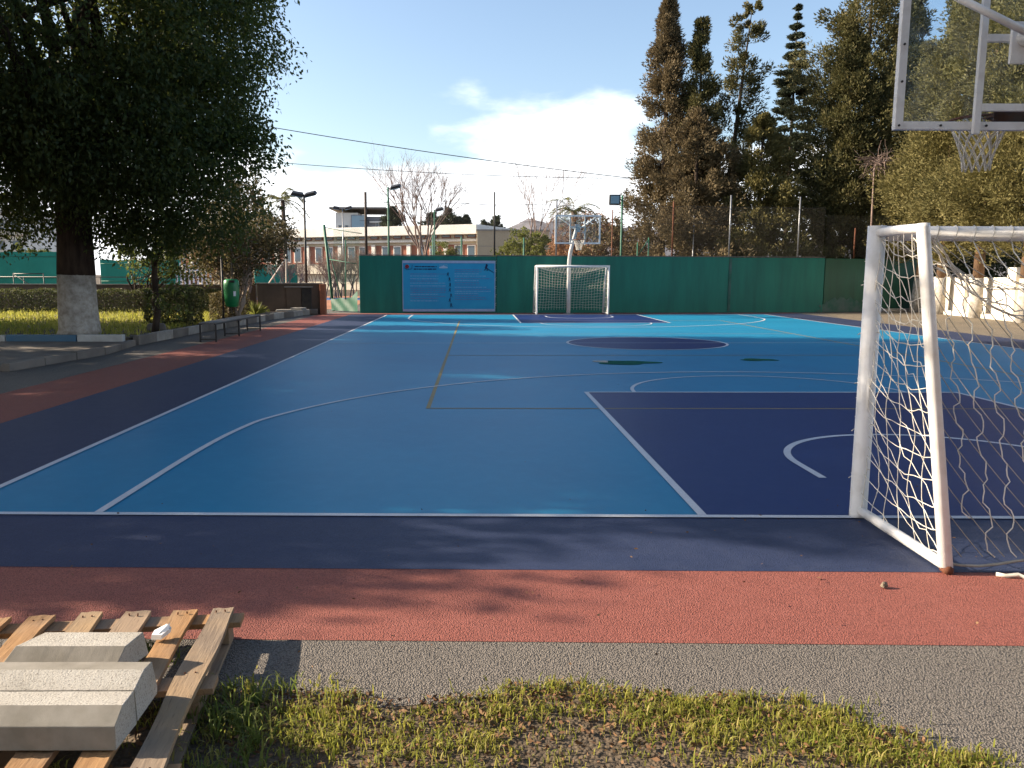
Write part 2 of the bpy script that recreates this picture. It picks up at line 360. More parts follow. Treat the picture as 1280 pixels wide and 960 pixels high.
for v in (4.43, 23.58, 11.0, 17.0): stripe('volleyball_line', [(-4.47, v), (4.47, v)], .045, 'line_yellow', ZY+.0003)
def puddle(px0, px1, py, hh, k):
    a, b2 = gp(px0, py), gp(px1, py); c = (a+b2)/2; rx = (b2-a).length/2; ry = hh
    pts = []
    for i in range(40):
        th = 2*math.pi*i/40; q = 1+.16*math.sin(3*th+k)+.1*math.sin(5*th+2*k)
        pts.append((c.x+rx*q*math.cos(th), c.y+ry*q*math.sin(th), .0145))
    struct(poly('rain_puddle', pts, 'water'))
puddle(742, 820, 454, .34, 1); puddle(925, 970, 450.5, .2, 2.4)
# tennis court beyond the low wall
struct(poly('tennis_clay', [(-40, 36.5, .006), (-5.9, 38, .006), (-8, 62, .006), (-40, 62, .006)], 'clay'))
struct(poly('tennis_lane', [(-40, 52, .012), (-7.2, 52, .012), (-7.6, 57, .012), (-40, 57, .012)], 'blue_court'))
# planted bed with kerbs on the left
KX = [(-7.75, 13.2), (-7.45, 16.0), (-7.75, 18.2), (-7.72, 22.4), (-7.35, 29.0), (-6.9, 32.0)]
struct(MB().prism([(-7.9, 18.25, 0), (-7.86, 22.4, 0), (-7.5, 29, 0), (-7.05, 31.9, 0), (-26, 31.9, 0), (-26, 18.25, 0)], (0, 0, 0), (0, 0, .17)).build('planting_bed', 'earth'))
plat = struct(MB().prism([(-7.86, 13.3, 0), (-7.58, 16.0, 0), (-7.88, 18.08, 0), (-26, 18.08, 0), (-26, 13.3, 0)], (0, 0, .0), (0, 0, .10)).build('paved_platform', 'old_concrete'))
bed_kerb = struct(MB().prism([(-7.74, 18.2, 0), (-7.71, 22.4, 0), (-7.36, 29, 0), (-6.91, 31.9, 0), (-7.03, 31.9, 0), (-7.48, 29, 0), (-7.84, 22.4, 0), (-7.87, 18.2, 0)], (0, 0, .001), (0, 0, .12)).build('kerb_base', 'old_concrete'))
def kerb_run(pts, h, wd, mats, ln, parent):
    k = 0
    for (a, b2) in zip(pts[:-1], pts[1:]):
        a, b2 = Vector((*a, 0)), Vector((*b2, 0)); d = (b2-a); n = max(1, round(d.length/ln))
        for i in range(n):
            p, q = a+d*((i+.012)/n), a+d*((i+.988)/n); z = random.uniform(-.012, .012)
            p.z = q.z = (h+z)/2+.002
            MB().bar(p, q, wd+random.uniform(-.008, .008), h+z).build('kerb_stone', mats[k % len(mats)], parent, bevel=.012); k += 1
kerb_run([(-7.74, 18.25), (-7.71, 22.4), (-7.36, 29), (-6.93, 31.9)], .22, .15, ['old_concrete', 'concrete'], 1.0, bed_kerb)
kerb_run([(-7.77, 13.2), (-7.47, 16.0), (-7.76, 18.1)], .15, .14, ['old_concrete'], .95, plat)
kerb_run([(-7.95, 18.16), (-9.0, 18.16), (-10.6, 18.16), (-11.7, 18.16), (-14.5, 18.16), (-16, 18.16)], .24, .14, ['kerb_white', 'kerb_blue', 'kerb_white', 'kerb_white', 'kerb_blue'], 9, plat)
# hills
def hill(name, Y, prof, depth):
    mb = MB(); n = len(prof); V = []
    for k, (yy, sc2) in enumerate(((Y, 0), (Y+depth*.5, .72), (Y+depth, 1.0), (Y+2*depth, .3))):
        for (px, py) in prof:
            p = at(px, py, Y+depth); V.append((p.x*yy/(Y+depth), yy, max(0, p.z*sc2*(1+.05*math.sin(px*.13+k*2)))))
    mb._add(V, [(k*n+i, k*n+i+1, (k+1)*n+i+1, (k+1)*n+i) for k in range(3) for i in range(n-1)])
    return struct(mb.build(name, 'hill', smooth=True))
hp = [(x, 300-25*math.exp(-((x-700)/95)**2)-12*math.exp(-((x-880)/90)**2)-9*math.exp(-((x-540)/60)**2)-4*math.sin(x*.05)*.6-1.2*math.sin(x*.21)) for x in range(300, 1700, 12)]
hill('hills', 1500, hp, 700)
# ================================================================== GREEN WALL, FENCE, BANNER
def wall_y(x): return 34.2+(x+5.0)*.083
WT = 2.42
gw = thing('green_wall', (5, wall_y(5), 0), 'long green painted wall behind the far goal carrying the blue banner', 'wall')
def wall_seg(x0, x1, y0, y1, mat, parent, h=WT, name='wall_section'):
    o = parent.location
    return MB().bar((x0-o.x, y0-o.y, h/2), (x1-o.x, y1-o.y, h/2), .2, h).build(name, mat, parent, bevel=.015)
xs = [-4.95, .87, 11.15, 15.55]
for i in range(3): wall_seg(xs[i]+.006, xs[i+1]-.006, wall_y(xs[i])+.1, wall_y(xs[i+1])+.1, 'green_wall', gw, WT+(.0, .01, -.005)[i])
o = gw.location
for i in range(3):
    MB().bar((xs[i]-o.x, wall_y(xs[i])+.1-o.y, WT+.03), (xs[i+1]-o.x-.01, wall_y(xs[i+1])+.1-o.y, WT+.03), .22, .035).build('coping', 'old_concrete', gw)
for px in (912,):
    p = at(px, 360, wall_y(11.15)); MB().box((p.x-o.x, wall_y(p.x)-o.y+.0, WT/2), (.11, .03, WT-.1)).build('pale_seam', 'patch_grey', gw)
gw2 = thing('green_wall', (18, 37, 0), 'darker green wall panel with grey patch between the long wall and white wall', 'wall')
wall_seg(15.57, 20.75, 36.05, 37.9, 'dark_green_wall', gw2, WT-.02)
pt = []
for i in range(24):
    th = math.pi*i/23; pt.append((1.35*math.cos(th)*(1+.1*math.sin(i*1.7)), 0, .02+.62*math.sin(th)*(1+.16*math.sin(i*2.3))))
mt = Matrix.Rotation(math.atan2(1.85, 5.18), 3, 'Z')
MB().prism([mt @ Vector(p)+Vector((16.6-18, 36.3-37, 0)) for p in pt], mt @ Vector((0, -.003, 0)), mt @ Vector((0, .03, 0))).build('bare_patch', 'patch_grey', gw2)
def chain_link(name, a, b2, z0, z1, cell, rad, mat, parent, zb0=None, zb1=None):
    """diamond wire mesh between two ground points; each wire is a real thin bar"""
    a, b2 = Vector(a), Vector(b2); d = (b2-a); ln = d.length; d.normalize(); nn = Vector((-d.y, d.x, 0)); H = z1-z0
    V = []; Fc = []
    def wire(s0, t0, s1, t1, off):
        k = len(V); p, q = a+d*s0+nn*off, a+d*s1+nn*off; p.z = z0+t0; q.z = z0+t1
        e = (q-p).normalized(); x = e.cross(nn).normalized()*rad; y = nn*rad
        for pp in (p, q): V.extend([tuple(pp+x), tuple(pp-x*.5+y*.87), tuple(pp-x*.5-y*.87)])
        Fc.extend([(k, k+1, k+4, k+3), (k+1, k+2, k+5, k+4), (k+2, k, k+3, k+5)])
    n = int((ln+H)/cell)
    for i in range(n+1):
        c = -H+i*cell
        for sg in (1, -1):
            s0, t0, s1, t1 = c, 0, c+H, H
            if s0 < 0: t0 -= s0; s0 = 0
            if s1 > ln: t1 -= (s1-ln); s1 = ln
            if t1-t0 < .02: continue
            if sg < 0: s0, s1 = ln-s0, ln-s1
            wire(s0, t0, s1, t1, .004*sg)
    me = bpy.data.meshes.new(name); me.from_pydata(V, [], Fc); me.update()
    return link(name, me, mat, parent)
fn = thing('chain_link_fence', (5, wall_y(5)+.1, WT), 'tall chain link fence on thin posts standing on the green wall', 'fence')
o = fn.location
FT = 4.62
def loc(p): return Vector(p)-Vector(o)
chain_link('wire_mesh', loc((-4.9, wall_y(-4.9)+.12, WT)), loc((15.5, wall_y(15.5)+.12, WT)), .05, FT-WT, .055, .0011, 'mesh_wire', fn)
for px, top, mt_ in ((458, 240, 'wood_pole'), (618, 240, 'dark_metal'), (695, 250, 'grey_metal'), (840, 252, 'rust'), (911, 244, 'grey_metal'), (997, 246, 'grey_metal')):
    X = at(px, 320, 35.2).x; Yw = wall_y(X); X = at(px, 320, Yw+.1).x; zt = at(px, top, Yw+.1).z
    MB().tube([loc((X, wall_y(X)+.1, WT+.045)), loc((X, wall_y(X)+.1, zt))], .035 if px != 458 else .055, 8).build('fence_post', mt_, fn, True)
for z in (FT-.02, FT-.75):
    pts = [loc((-4.9+20.4*i/20, wall_y(-4.9+20.4*i/20)+.11, z+.03*math.sin(i*1.9))) for i in range(21)]
    MB().tube(pts, .008, 4).build('strand_wire', 'dark_metal', fn)
fn2 = thing('chain_link_fence', (18, 37, WT), 'wire mesh fence on rusty posts above the dark green wall panel', 'fence')
o = fn2.location
chain_link('wire_mesh', loc((15.6, 36.1, WT)), loc((20.7, 37.92, WT)), .05, FT-WT-.3, .055, .0011, 'mesh_wire', fn2)
for px, top in ((1083, 282), (1060, 285)):
    X = at(px, 320, 37.2).x; Yq = 36.05+(X-15.57)*.357; MB().tube([loc((X, Yq+.02, WT+.0)), loc((X, Yq+.02, at(px, top, Yq).z))], .035, 8).build('fence_post', 'rust', fn2, True)
# banner
b0, b1 = at(503, 330, wall_y(-3.2)), at(619, 330, wall_y(.8))
zb, zt = .07, at(560, 326, wall_y(-1.2)).z
bn = thing('printed_banner', ((b0.x+b1.x)/2, wall_y((b0.x+b1.x)/2)-.035, zb), 'blue printed vinyl banner with rows of text hung on the green wall', 'banner', rz=math.atan(.083))
BW, BH = (b1-b0).length-.02, zt-zb
def grid_sheet(w_, h_, nx, nz, amp):
    mb = MB(); V = [(-w_/2+w_*i/nx, amp*(math.sin(i*.9+j*.4)*.5+math.sin(j*1.3-i*.35))*(j/nz)*(1-j/nz)*2, h_*j/nz) for j in range(nz+1) for i in range(nx+1)]
    mb._add(V, [(j*(nx+1)+i, j*(nx+1)+i+1, (j+1)*(nx+1)+i+1, (j+1)*(nx+1)+i) for j in range(nz) for i in range(nx)]); return mb
grid_sheet(BW, BH, 30, 18, .004).build('printed_sheet', 'banner_print', bn, True)
YF = -.016
for z0, z1 in ((-.005, .10), (BH-.10, BH+.01)): MB().box((0, YF*.5, (z0+z1)/2), (BW+.02, .02, z1-z0)).build('hem_strip', 'banner_hem', bn)
MB().box((-BW/2, YF*.5, BH/2), (.03, .018, BH-.2)).build('hem_strip', 'banner_hem', bn); MB().box((BW/2, YF*.5, BH/2), (.03, .018, BH-.2)).build('hem_strip', 'banner_hem', bn)
for j in range(6): MB().tube([(BW/2+.06, -.0, .25+j*.36), (BW/2-.02, -.02, .3+j*.36), (BW/2+.07, 0, .36+j*.36)], .008, 5).build('lashing_cord', 'rope', bn)
def bx_(fx, fz): return (-BW/2+BW*fx, YF, BH*(1-fz))
def words(mb, fx0, fx1, fz, h):
    x = fx0
    while x < fx1:
        l = random.uniform(.012, .045); c = bx_(min(x+l/2, fx1), fz); mb.box((c[0], YF, c[2]), (min(l, fx1-x+.001)*BW, .004, h*random.uniform(.8, 1.1))); x += l+.006
cols = [MB(), MB()]
rows_l = [.26, .30, .355, .40, .44, .495, .54, .58, .62, .66, .70, .745, .79]
rows_r = [.175, .215, .255, .30, .35, .39, .43, .475, .52, .56, .60, .64, .68, .72, .76]
for r_ in rows_l: words(cols[random.random() < .45], .08, random.choice([.46, .45, .38]), r_, .022)
for r_ in rows_r: words(cols[random.random() < .5], .56, random.choice([.95, .9, .82] if r_ > .25 else [.85]), r_, .022)
cols[0].build('printed_text', 'print_pale', bn)['kind'] = 'stuff'; cols[1].build('printed_text', 'print_mauve', bn)['kind'] = 'stuff'
tl = MB(); words(tl, .13, .36, .115, .04); words(tl, .12, .36, .165, .045); tl.build('printed_title', 'ink', bn)
def disc(mb, fx, fz, r, k=16, sx=1.0):
    c = bx_(fx, fz); mb.prism([(c[0]+sx*r*math.cos(2*math.pi*i/k), YF-.002, c[2]+r*math.sin(2*math.pi*i/k)) for i in range(k)][::-1], (0, 0, 0), (0, .006, 0))
mb = MB(); disc(mb, .048, .115, .085); disc(mb, .048, .115, .001); mb.build('ball_emblem', 'logo_red', bn)
mb = MB(); c = bx_(.048, .13)
mb.tube([(c[0]-.12, YF-.004, c[2]-.02), (c[0]+.02, YF-.004, c[2]-.10), (c[0]+.2, YF-.004, c[2]-.06), (c[0]+.22, YF-.004, c[2]+.1)], .008, 5)
mb.tube([(c[0]-.06, YF-.004, c[2]+.06), (c[0], YF-.004, c[2]), (c[0]+.07, YF-.004, c[2]-.05)], .006, 5); mb.build('emblem_outline', 'ink', bn)
mb = MB(); c = bx_(.44, .13)
for k in range(7):
    x = c[0]-.15+k*.05; mb.box((x, YF, c[2]+.02-.008*abs(k-3)), (.03, .004, .12-.02*abs(k-3))); mb.prism([(x+.012*math.cos(a*math.pi/4), YF, c[2]+.10+.012*math.sin(a*math.pi/4)) for a in range(8)][::-1], (0, -.001, 0), (0, .004, 0))
mb.build('crown_emblem', 'logo_white', bn)['kind'] = 'stuff'
def stick(name, fx, fz, s, pose):
    mb = MB(); c = Vector(bx_(fx, fz)); q = lambda x, z: c+Vector((x*s, -.004, z*s))
    hd = q(*pose['head']); mb.prism([hd+Vector((.016*s*9*math.cos(i*math.pi/5), 0, .016*s*9*math.sin(i*math.pi/5))) for i in range(10)][::-1], (0, -.002, 0), (0, .004, 0))
    for seg, r0, r1 in pose['limbs']:
        mb.tube([q(*seg[0]), q(*seg[1])], [r0*s, r1*s], 6)
    return mb.build(name, 'ink', bn)
base_limbs = lambda a, g: {'head': (.05*a, .52), 'limbs': [(((0, .05), (.05*a, .40)), .13, .16), (((.04*a, .38), (.30*a, .28+.15*g)), .06, .04), (((.04*a, .38), (-.28*a, .30-.2*g)), .06, .04), (((0, .08), (.20*a, -.18)), .10, .07), (((.2*a, -.18), (.12*a, -.5)), .07, .05), (((0, .08), (-.18*a, -.2)), .10, .07), (((-.18*a, -.2), (-.36*a, -.42)), .07, .05)]}
for k, (fx, fz) in enumerate(((.487, .27), (.505, .37), (.51, .48), (.508, .58), (.522, .69), (.507, .78), (.522, .88))):
    stick('athlete_silhouette', fx, fz, .15, base_limbs((1, -1, 1, 1, -1, 1, -1)[k], (1, .2, -.4, .8, .3, 1, -.2)[k]))
stick('player_emblem', .905, .14, .26, base_limbs(1, 1.2))
mb = MB(); c = bx_(.905, .14); mb.tube([(c[0]-.05, YF-.004, c[2]+.04), (c[0]+.33, YF-.004, c[2]-.2)], .012, 5); mb.build('emblem_outline', 'ink', bn)
# ================================================================== GOALS
def wav(a, b2, n, amp, seed, sag=0.0):
    r = random.Random(seed); a, b2 = Vector(a), Vector(b2); out = []
    for i in range(n+1):
        t = i/n; p = a.lerp(b2, t); k = math.sin(math.pi*t)
        out.append(p+Vector((r.uniform(-1, 1), r.uniform(-1, 1), r.uniform(-1, 1)))*amp*min(1, k*3)-Vector((0, 0, sag*4*t*(1-t))))
    return out
def make_goal(loc_, rz, label, H, rp, rs, near):
    g = thing('goal', loc_, label, 'goal', None, rz)
    W = 1.5; yt, yb = -.53, -1.01
    for s in (-1, 1):
        MB().tube([(s*W, 0, .0), (s*W, 0, .02), (s*W, 0, H)], rp, 16).build('post', 'white_paint', g, True, bevel=0)
        MB().tube([(s*W, -rp*.6, H-.045), (s*W, yt*.5, H-.04), (s*W, yt, H-.045)], rs*.8, 12).build('top_side_bar', 'white_paint', g, True)
        MB().tube([(s*W, yt, H-.02), (s*W, yt-.004, H-.05), (s*W, yb, .02)], rs, 12).build('back_stanchion', 'white_paint', g, True)
        MB().tube([(s*W, -rp*.7, .045), (s*W, yb, .03)], rs*.85, 12).build('ground_bar', 'white_paint', g, True)
        MB().tube([(s*W, yb+.02, .012), (s*W, yb-.035, .012)], rs*.72, 10).build('rusty_foot', 'rust', g, True)
    MB().tube([(-W-.012, 0, H-.047), (W+.012, 0, H-.047)], .047 if near else .05, 16).build('crossbar', 'white_paint', g, True)
    nb = MB(); nk = MB()
    zt, r0 = H-.05, (.0036 if near else .0055)
    if near:
        # back net: hangs from the crossbar, pulled back to a low bottom rope
        def S(s, t):
            e = max(0.0, 1-abs(s)/W)                     # 0 at the stanchions, 1 in the middle
            sagk = .30*math.sqrt(min(1, e*3)); x = s
            if t < .28:
                k = t/.28; y = yt*k*(1-.1*e); z = zt-.02-sagk*math.sin(k*math.pi*.62)-.03*k
            else:
                k = (t-.28)/.72; y0 = yt*(1-.1*e); z0 = zt-.05-sagk*math.sin(math.pi*.62)
                y = y0+(yb+.02-y0)*k-.10*e*math.sin(k*math.pi); z = z0+(.07-z0)*k-.0*e
            return Vector((x, y, z))
        c = .118; nv = int(2*W/c); nt_ = 17
        rr = random.Random(3)
        for i in range(nv+1):
            s = -W+.02+(2*W-.04)*i/nv; pts = []
            tmax = 1-.12*rr.random()*(rr.random() < .5)
            for j in range(nt_*4+1):
                t_ = tmax*j/(nt_*4); z_ = (.015 if (j//4) % 2 else -.015)*math.sin(min(1, t_*3)*1.57)
                z_ += .007*math.sin(j*1.1+i)
                pts.append(S(max(-W, min(W, s+z_)), t_)+Vector((rr.uniform(-.003, .003), rr.uniform(-.003, .003), 0)))
            nb.tube(pts, r0, 5, False)
            if i % 1 == 0:   # loop over the bar
                lp = [Vector((s+.012*math.sin(k), .052*math.cos(k*.785), H-.047+.052*math.sin(k*.785))) for k in range(9)]
                nb.tube(lp, r0, 4, False)
        for k in range(-16, nv+2):
            pts = []
            for j in range(41):
                t_ = j/40; s = -W+k*c+1.75*t_
                if -W <= s <= W: pts.append(S(s, t_)+Vector((0, .006, 0)))
            if len(pts) > 2: nk.tube(pts, r0*.72, 4, False)
        nk.tube([S(-W+2*W*j/30, 1)+Vector((0, 0, -.02*math.sin(j*.9)-.03)) for j in range(31)], .008, 5, False)
        # sides: square net tied between post, bars and stanchion
        for sgn in (-1, 1):
            def Q(a, z):       # a 0 post .. 1 stanchion
                y1 = yt+(yb-yt)*(1-(z-.03)/(H-.08)); return Vector((sgn*(W+.012*math.sin(a*7+z*9)), -rp*.5+(y1+rp*.5)*a, z))
            n1 = 6
            for i in range(n1+1):
                a = .03+.94*i/n1; pts = [Q(a+.03*math.sin(z*.6+i)+.012*rr.uniform(-1, 1), .06+(H-.13)*(1-z/26)) for z in range(27)]
                nb.tube(pts, r0*.8, 4, False)
            for j in range(14):
                z = .18+j*.127; pts = [Q(a/10, z-.075*math.sin(a/10*math.pi)*rr.uniform(.7, 1.2)-(a/10)*.10*rr.uniform(.9, 1.1)) for a in range(11)]
                nb.tube([Vector((sgn*(W+.05), .03, z-.02))]+pts, r0*.85, 4, False)
            for j in range(11):   # slack diagonals
                z = .5+j*.135; pts = [Q(a/12, max(.05, z-a/12*(.55+.1*rr.random()))) for a in range(13)]
                nb.tube(pts, r0*.75, 4, False)
        # bundled rope at the corner and a loose rope end
        for k in range(4):
            pts = [Vector((-W+.03+.015*k, yt-.01, zt-.05)), Vector((-W+.16+.03*k, yt+.02, zt-.17-.02*k)), Vector((-W+.26+.05*k, yt+.08, zt-.30-.03*k)), Vector((-W+.34+.10*k, yt+.06, zt-.37+.01*k)), Vector((-W+.5+.13*k, yt, zt-.40-.06*k))]
            nb.tube(wav(pts[0], pts[2], 6, .012, k)+wav(pts[2], pts[4], 6, .02, k+9, .04)[1:], r0*1.3, 5, False)
        for k in range(5): nb.tube(wav((-W-.06, .04, .25+.32*k), (-W+.03, -.06, .33+.30*k), 4, .01, k+20, -.02), r0*.9, 4, False)
    else:
        def S(s, t):
            e = 1-(abs(s)/W)**2
            if t < .3:
                k = t/.3; return Vector((s, yt*k*1.1, zt-.02-.26*e*math.sin(k*math.pi*.55)))
            k = (t-.3)/.7; z0 = zt-.02-.26*e*math.sin(math.pi*.55); y0 = yt*1.1
            return Vector((s*(1-.03*math.sin(k*3)), y0+(yb-y0)*k-.12*e*math.sin(k*math.pi), z0+(.10+.05*e-z0)*k))
        for i in range(25):
            s = -W+2*W*i/24; nb.tube([S(s+.03*math.sin(t/26*3+i*.4)*(1-abs(s)/W), t/26) for t in range(27)], r0, 4, False)
        for j in range(1, 21):
            nb.tube([S(-W+2*W*i/24, j/21+.006*math.sin(i*1.3+j)) for i in range(25)], r0, 4, False)
        for sgn in (-1, 1):
            for j in range(9):
                z = .15+j*.19; y1 = yt+(yb-yt)*(1-z/H); nb.tube([(sgn*W, 0, z), (sgn*(W-.02), y1*.5, z-.05), (sgn*W, y1, z)], r0, 4, False)
            for j in range(1, 4): nb.tube([(sgn*W, yb*j/4, .05), (sgn*W, yt*j/4, zt)], r0, 4, False)
    nb.build('net', 'rope', g, True)
    if nk.v: nk.build('net_cord', 'old_rope', g, True)
    return g
gl_ = gp(1072, 647); H1 = at(1090, 279, gl_.y).z
near_goal = make_goal((gl_.x+1.5, gl_.y, .013), 0, 'large white goal with ragged net and leaning back stanchion, seen from behind', H1-.03, .055, .036, True)
fb = ct(0, 28.05)
fgx = (at(671, 391, fb.y).x+at(762, 391, fb.y).x)/2
make_goal((fgx, wall_y(fgx)-1.55, .013), math.pi+.06, 'white goal with intact white net standing before the green wall', 2.02, .045, .03, False)
MB().tube(wav((2.80, 4.10, .016), (3.45, 3.88, .016), 14, .012, 4), .011, 6).build('rope_end', 'rope', None, True)
tag(bpy.data.objects['rope_end'], 'loose white rope end lying on the red band behind the large goal', 'rope')
# ================================================================== BASKETBALL STANDS
def make_basket(loc_, rz, label, zb, pole_y, pole_bend):
    g = thing('basketball_stand', loc_, label, 'basketball hoop', None, rz)
    W, H = .9, 1.12
    MB().box((0, 0, zb+H/2), (2*W-.06, .012, H-.06)).build('glass_board', 'glass', g)
    fw = .062
    for s in (-1, 1): MB().box((s*(W-fw/2), -.014, zb+H/2), (fw, .05, H)).build('board_frame', 'white_paint', g, bevel=.004)
    for z in (zb+fw/2, zb+H-fw/2): MB().box((0, -.012, z), (2*W-2*fw, .046, fw)).build('board_frame', 'white_paint', g, bevel=.004)
    for s in (-1, 1):
        MB().box((s*.29, -.055, zb+H/2-.02), (.05, .035, H+.03)).build('back_rail', 'white_paint', g, bevel=.003)
        MB().tube([(s*.75, -.05, zb+H-.06), (s*.10, -.34, zb+.60)], .027, 10).build('brace', 'white_paint', g, True)
        for z in (.03, .35, .62, .95):
            MB().tube([(s*(W-.03), -.036, zb+z), (s*(W-.03), -.046, zb+z)], .009, 8).build('bolt', 'dark_metal', g)
        for x in (.2, .55): MB().tube([(s*x, -.034, zb+.031), (s*x, -.044, zb+.031)], .009, 8).build('bolt', 'dark_metal', g)
    for z in (.16, .66): MB().box((0, -.056, zb+z), (.53, .034, .055)).build('back_rail', 'white_paint', g, bevel=.003)
    MB().tube([(0, pole_y, 0), (0, pole_y, pole_bend-.25), (0, pole_y+.05, pole_bend), (0, pole_y+.35, pole_bend+.35), (0, -.36, zb+.60), (0, -.10, zb+.66)], [.085, .085, .085, .08, .07, .07], 14).build('pole', 'white_paint', g, True)
    MB().box((0, pole_y, .008), (.4, .4, .016)).build('base_plate', 'grey_metal', g)
    MB().box((0, -.085, zb+.62), (.2, .03, .3)).build('mount_plate', 'white_paint', g, bevel=.004)
    rz_, ry = zb+.15, .375
    rim = MB().tube([(.225*math.cos(2*math.pi*i/32), ry+.225*math.sin(2*math.pi*i/32), rz_) for i in range(33)], .011, 8, False).build('rim', 'rust', g, True)
    MB().box((0, .08, rz_-.03), (.22, .16, .012)).box((0, .012, rz_-.06), (.24, .014, .14)).bar((-.08, .15, rz_-.03), (-.02, .02, rz_-.12), .012).bar((.08, .15, rz_-.03), (.02, .02, rz_-.12), .012).build('rim_bracket', 'rust', rim)
    nb = MB(); n = 12
    prof = [(0, .222), (.08, .19), (.16, .155), (.24, .13), (.32, .105), (.40, .10)]
    for i in range(n):
        for sg in (-1, 1):
            pts = []
            for j, (d, r_) in enumerate(prof):
                a = 2*math.pi*(i+sg*.5*j)/n; pts.append((r_*math.cos(a), ry+r_*math.sin(a), rz_-d))
            nb.tube(pts, .006, 5, False)
    nb.build('net', 'rope', rim, True)
    return g
c_ = at(1115, 163, 6.3)
make_basket((c_.x+.9, 6.3, .0), 0, 'transparent backboard with rusty rim and white frame above the large goal', c_.z, -2.25, 2.2)
fX = at(722, 300, 31.9).x
make_basket((fX, 31.9, .0), math.pi+.02, 'white basketball stand with bent pole behind the goal at the green wall', at(722, 305, 31.9).z, -2.35, 2.25)
# ================================================================== BENCH, BIN, LOW WALL
bp0, bp1 = gp(262, 428), gp(318, 414)
bd = (bp1-bp0); bl = bd.length+.15
be = thing('bench', (bp0+bp1)/2+Vector((-.02, 0, .013)), 'low backless bench with dark metal legs beside the kerb', 'bench', rz=math.atan2(bd.y, bd.x))
for k, y in enumerate((-.13, 0, .13)): MB().box((0, y, .45), (bl, .115, .032)).build('seat_plank', 'seat_grey', be, bevel=.006)
MB().box((0, -.185, .425), (bl, .03, .03)).box((0, .185, .425), (bl, .03, .03)).build('seat_frame', 'dark_metal', be)
for x in (-bl/2+.06, -.1, bl/2-.06):
    for y in (-.185, .185): MB().box((x, y, .206), (.035, .035, .41)).build('leg', 'dark_metal', be)
    MB().box((x, 0, .06), (.028, .335, .028)).build('leg_brace', 'dark_metal', be)
bp = gp(288, 412)
bi = thing('litter_bin', (-7.2, 23.6, .008), 'bright green plastic litter bin hung on a thin dark pole', 'litter bin')
MB().tube([(-.20, 0, 0), (-.20, 0, 2.1)], .028, 8).build('pole', 'dark_metal', bi, True)
prof = [(.15, .66), (.19, .70), (.215, 1.0), (.225, 1.3), (.215, 1.42), (.17, 1.47)]
mb = MB(); n = 20
V = [(r_*math.cos(2*math.pi*k/n)*1.0+.06, r_*math.sin(2*math.pi*k/n)*.85, z) for r_, z in prof for k in range(n)]
mb._add(V, [(i*n+k, i*n+(k+1) % n, (i+1)*n+(k+1) % n, (i+1)*n+k) for i in range(len(prof)-1) for k in range(n)]+[tuple(range(n-1, -1, -1)), tuple((len(prof)-1)*n+k for k in range(n))])
mb.build('bin_body', 'bin_green', bi, True)
MB().box((.12, -.155, 1.40), (.16, .06, .07)).build('opening', 'dark_metal', bi, bevel=.01)
for z in (1.15, .85): MB().box((-.165, 0, z), (.06, .07, .05)).build('bracket', 'dark_metal', bi)
MB().box((.19, -.155, 1.05), (.07, .012, .14), Matrix.Rotation(.75, 3, 'Z')).build('sticker', 'paper', bi)
# low wall with niche at the far left corner
lw0, lw1 = at(322, 393, 32.9), at(396, 393, 32.9)
lw = thing('low_wall', (lw0.x, 32.9, 0), 'low brown rendered wall with two dark recessed hatches and pale coping', 'wall')
LW = lw1.x-lw0.x+.15; LH = 1.22
MB().box((LW/2, .12, LH/2), (LW, .24, LH)).build('wall_body', 'brown_render', lw, bevel=.012)
MB().box((LW/2+.02, .12, LH+.03), (LW+.1, .32, .06)).build('coping', 'old_concrete', lw, bevel=.01)
MB().box((LW+.12, .05, .62), (.2, .42, 1.24)).build('end_pier', 'terracotta', lw, bevel=.015)
x1, x2, x3 = at(358, 375, 32.9).x-lw0.x, at(377, 375, 32.9).x-lw0.x, at(390, 375, 32.9).x-lw0.x
MB().box(((x1+x2)/2, -.03, .62), (x2-x1-.03, .05, .95)).build('hatch_door', 'brown_render', lw, bevel=.008)
MB().box(((x2+x3)/2, -.028, .62), (x3-x2-.03, .045, .93)).build('hatch_door', 'dark_metal', lw, bevel=.008)
MB().box(((x1+x3)/2, -.05, 1.12), (x3-x1+.1, .12, .035)).build('hatch_lintel', 'concrete', lw)
MB().box(((x1+x3)/2, -.10, .13), (x3-x1+.5, .3, .2)).build('hatch_step', 'old_concrete', lw, bevel=.02)
lw2 = thing('low_wall', (-9, 33.3, 0), 'long low brown wall running behind the hedge and bed', 'wall')
MB().box((-8, .12, .58), (15.8, .22, 1.16)).build('wall_body', 'brown_render', lw2, bevel=.012)
MB().box((-8, .12, 1.185), (15.8, .3, .05)).build('coping', 'old_concrete', lw2, bevel=.01)
for k, (px, py, dx, dy, dz) in enumerate(((372, 395, 1.3, .5, .22), (392, 392, .5, .45, .3))):
    p = gp(px, py); tag(MB().box((p.x-.3, 32.2, dz/2+.01), (dx, dy, dz), Matrix.Rotation(.2-.4*k, 3, 'Z')).build('concrete_slab', 'concrete', None, bevel=.02), ('long grey concrete slab lying at the foot of the hatches', 'short pale concrete block beside the terracotta wall end')[k], 'concrete block')
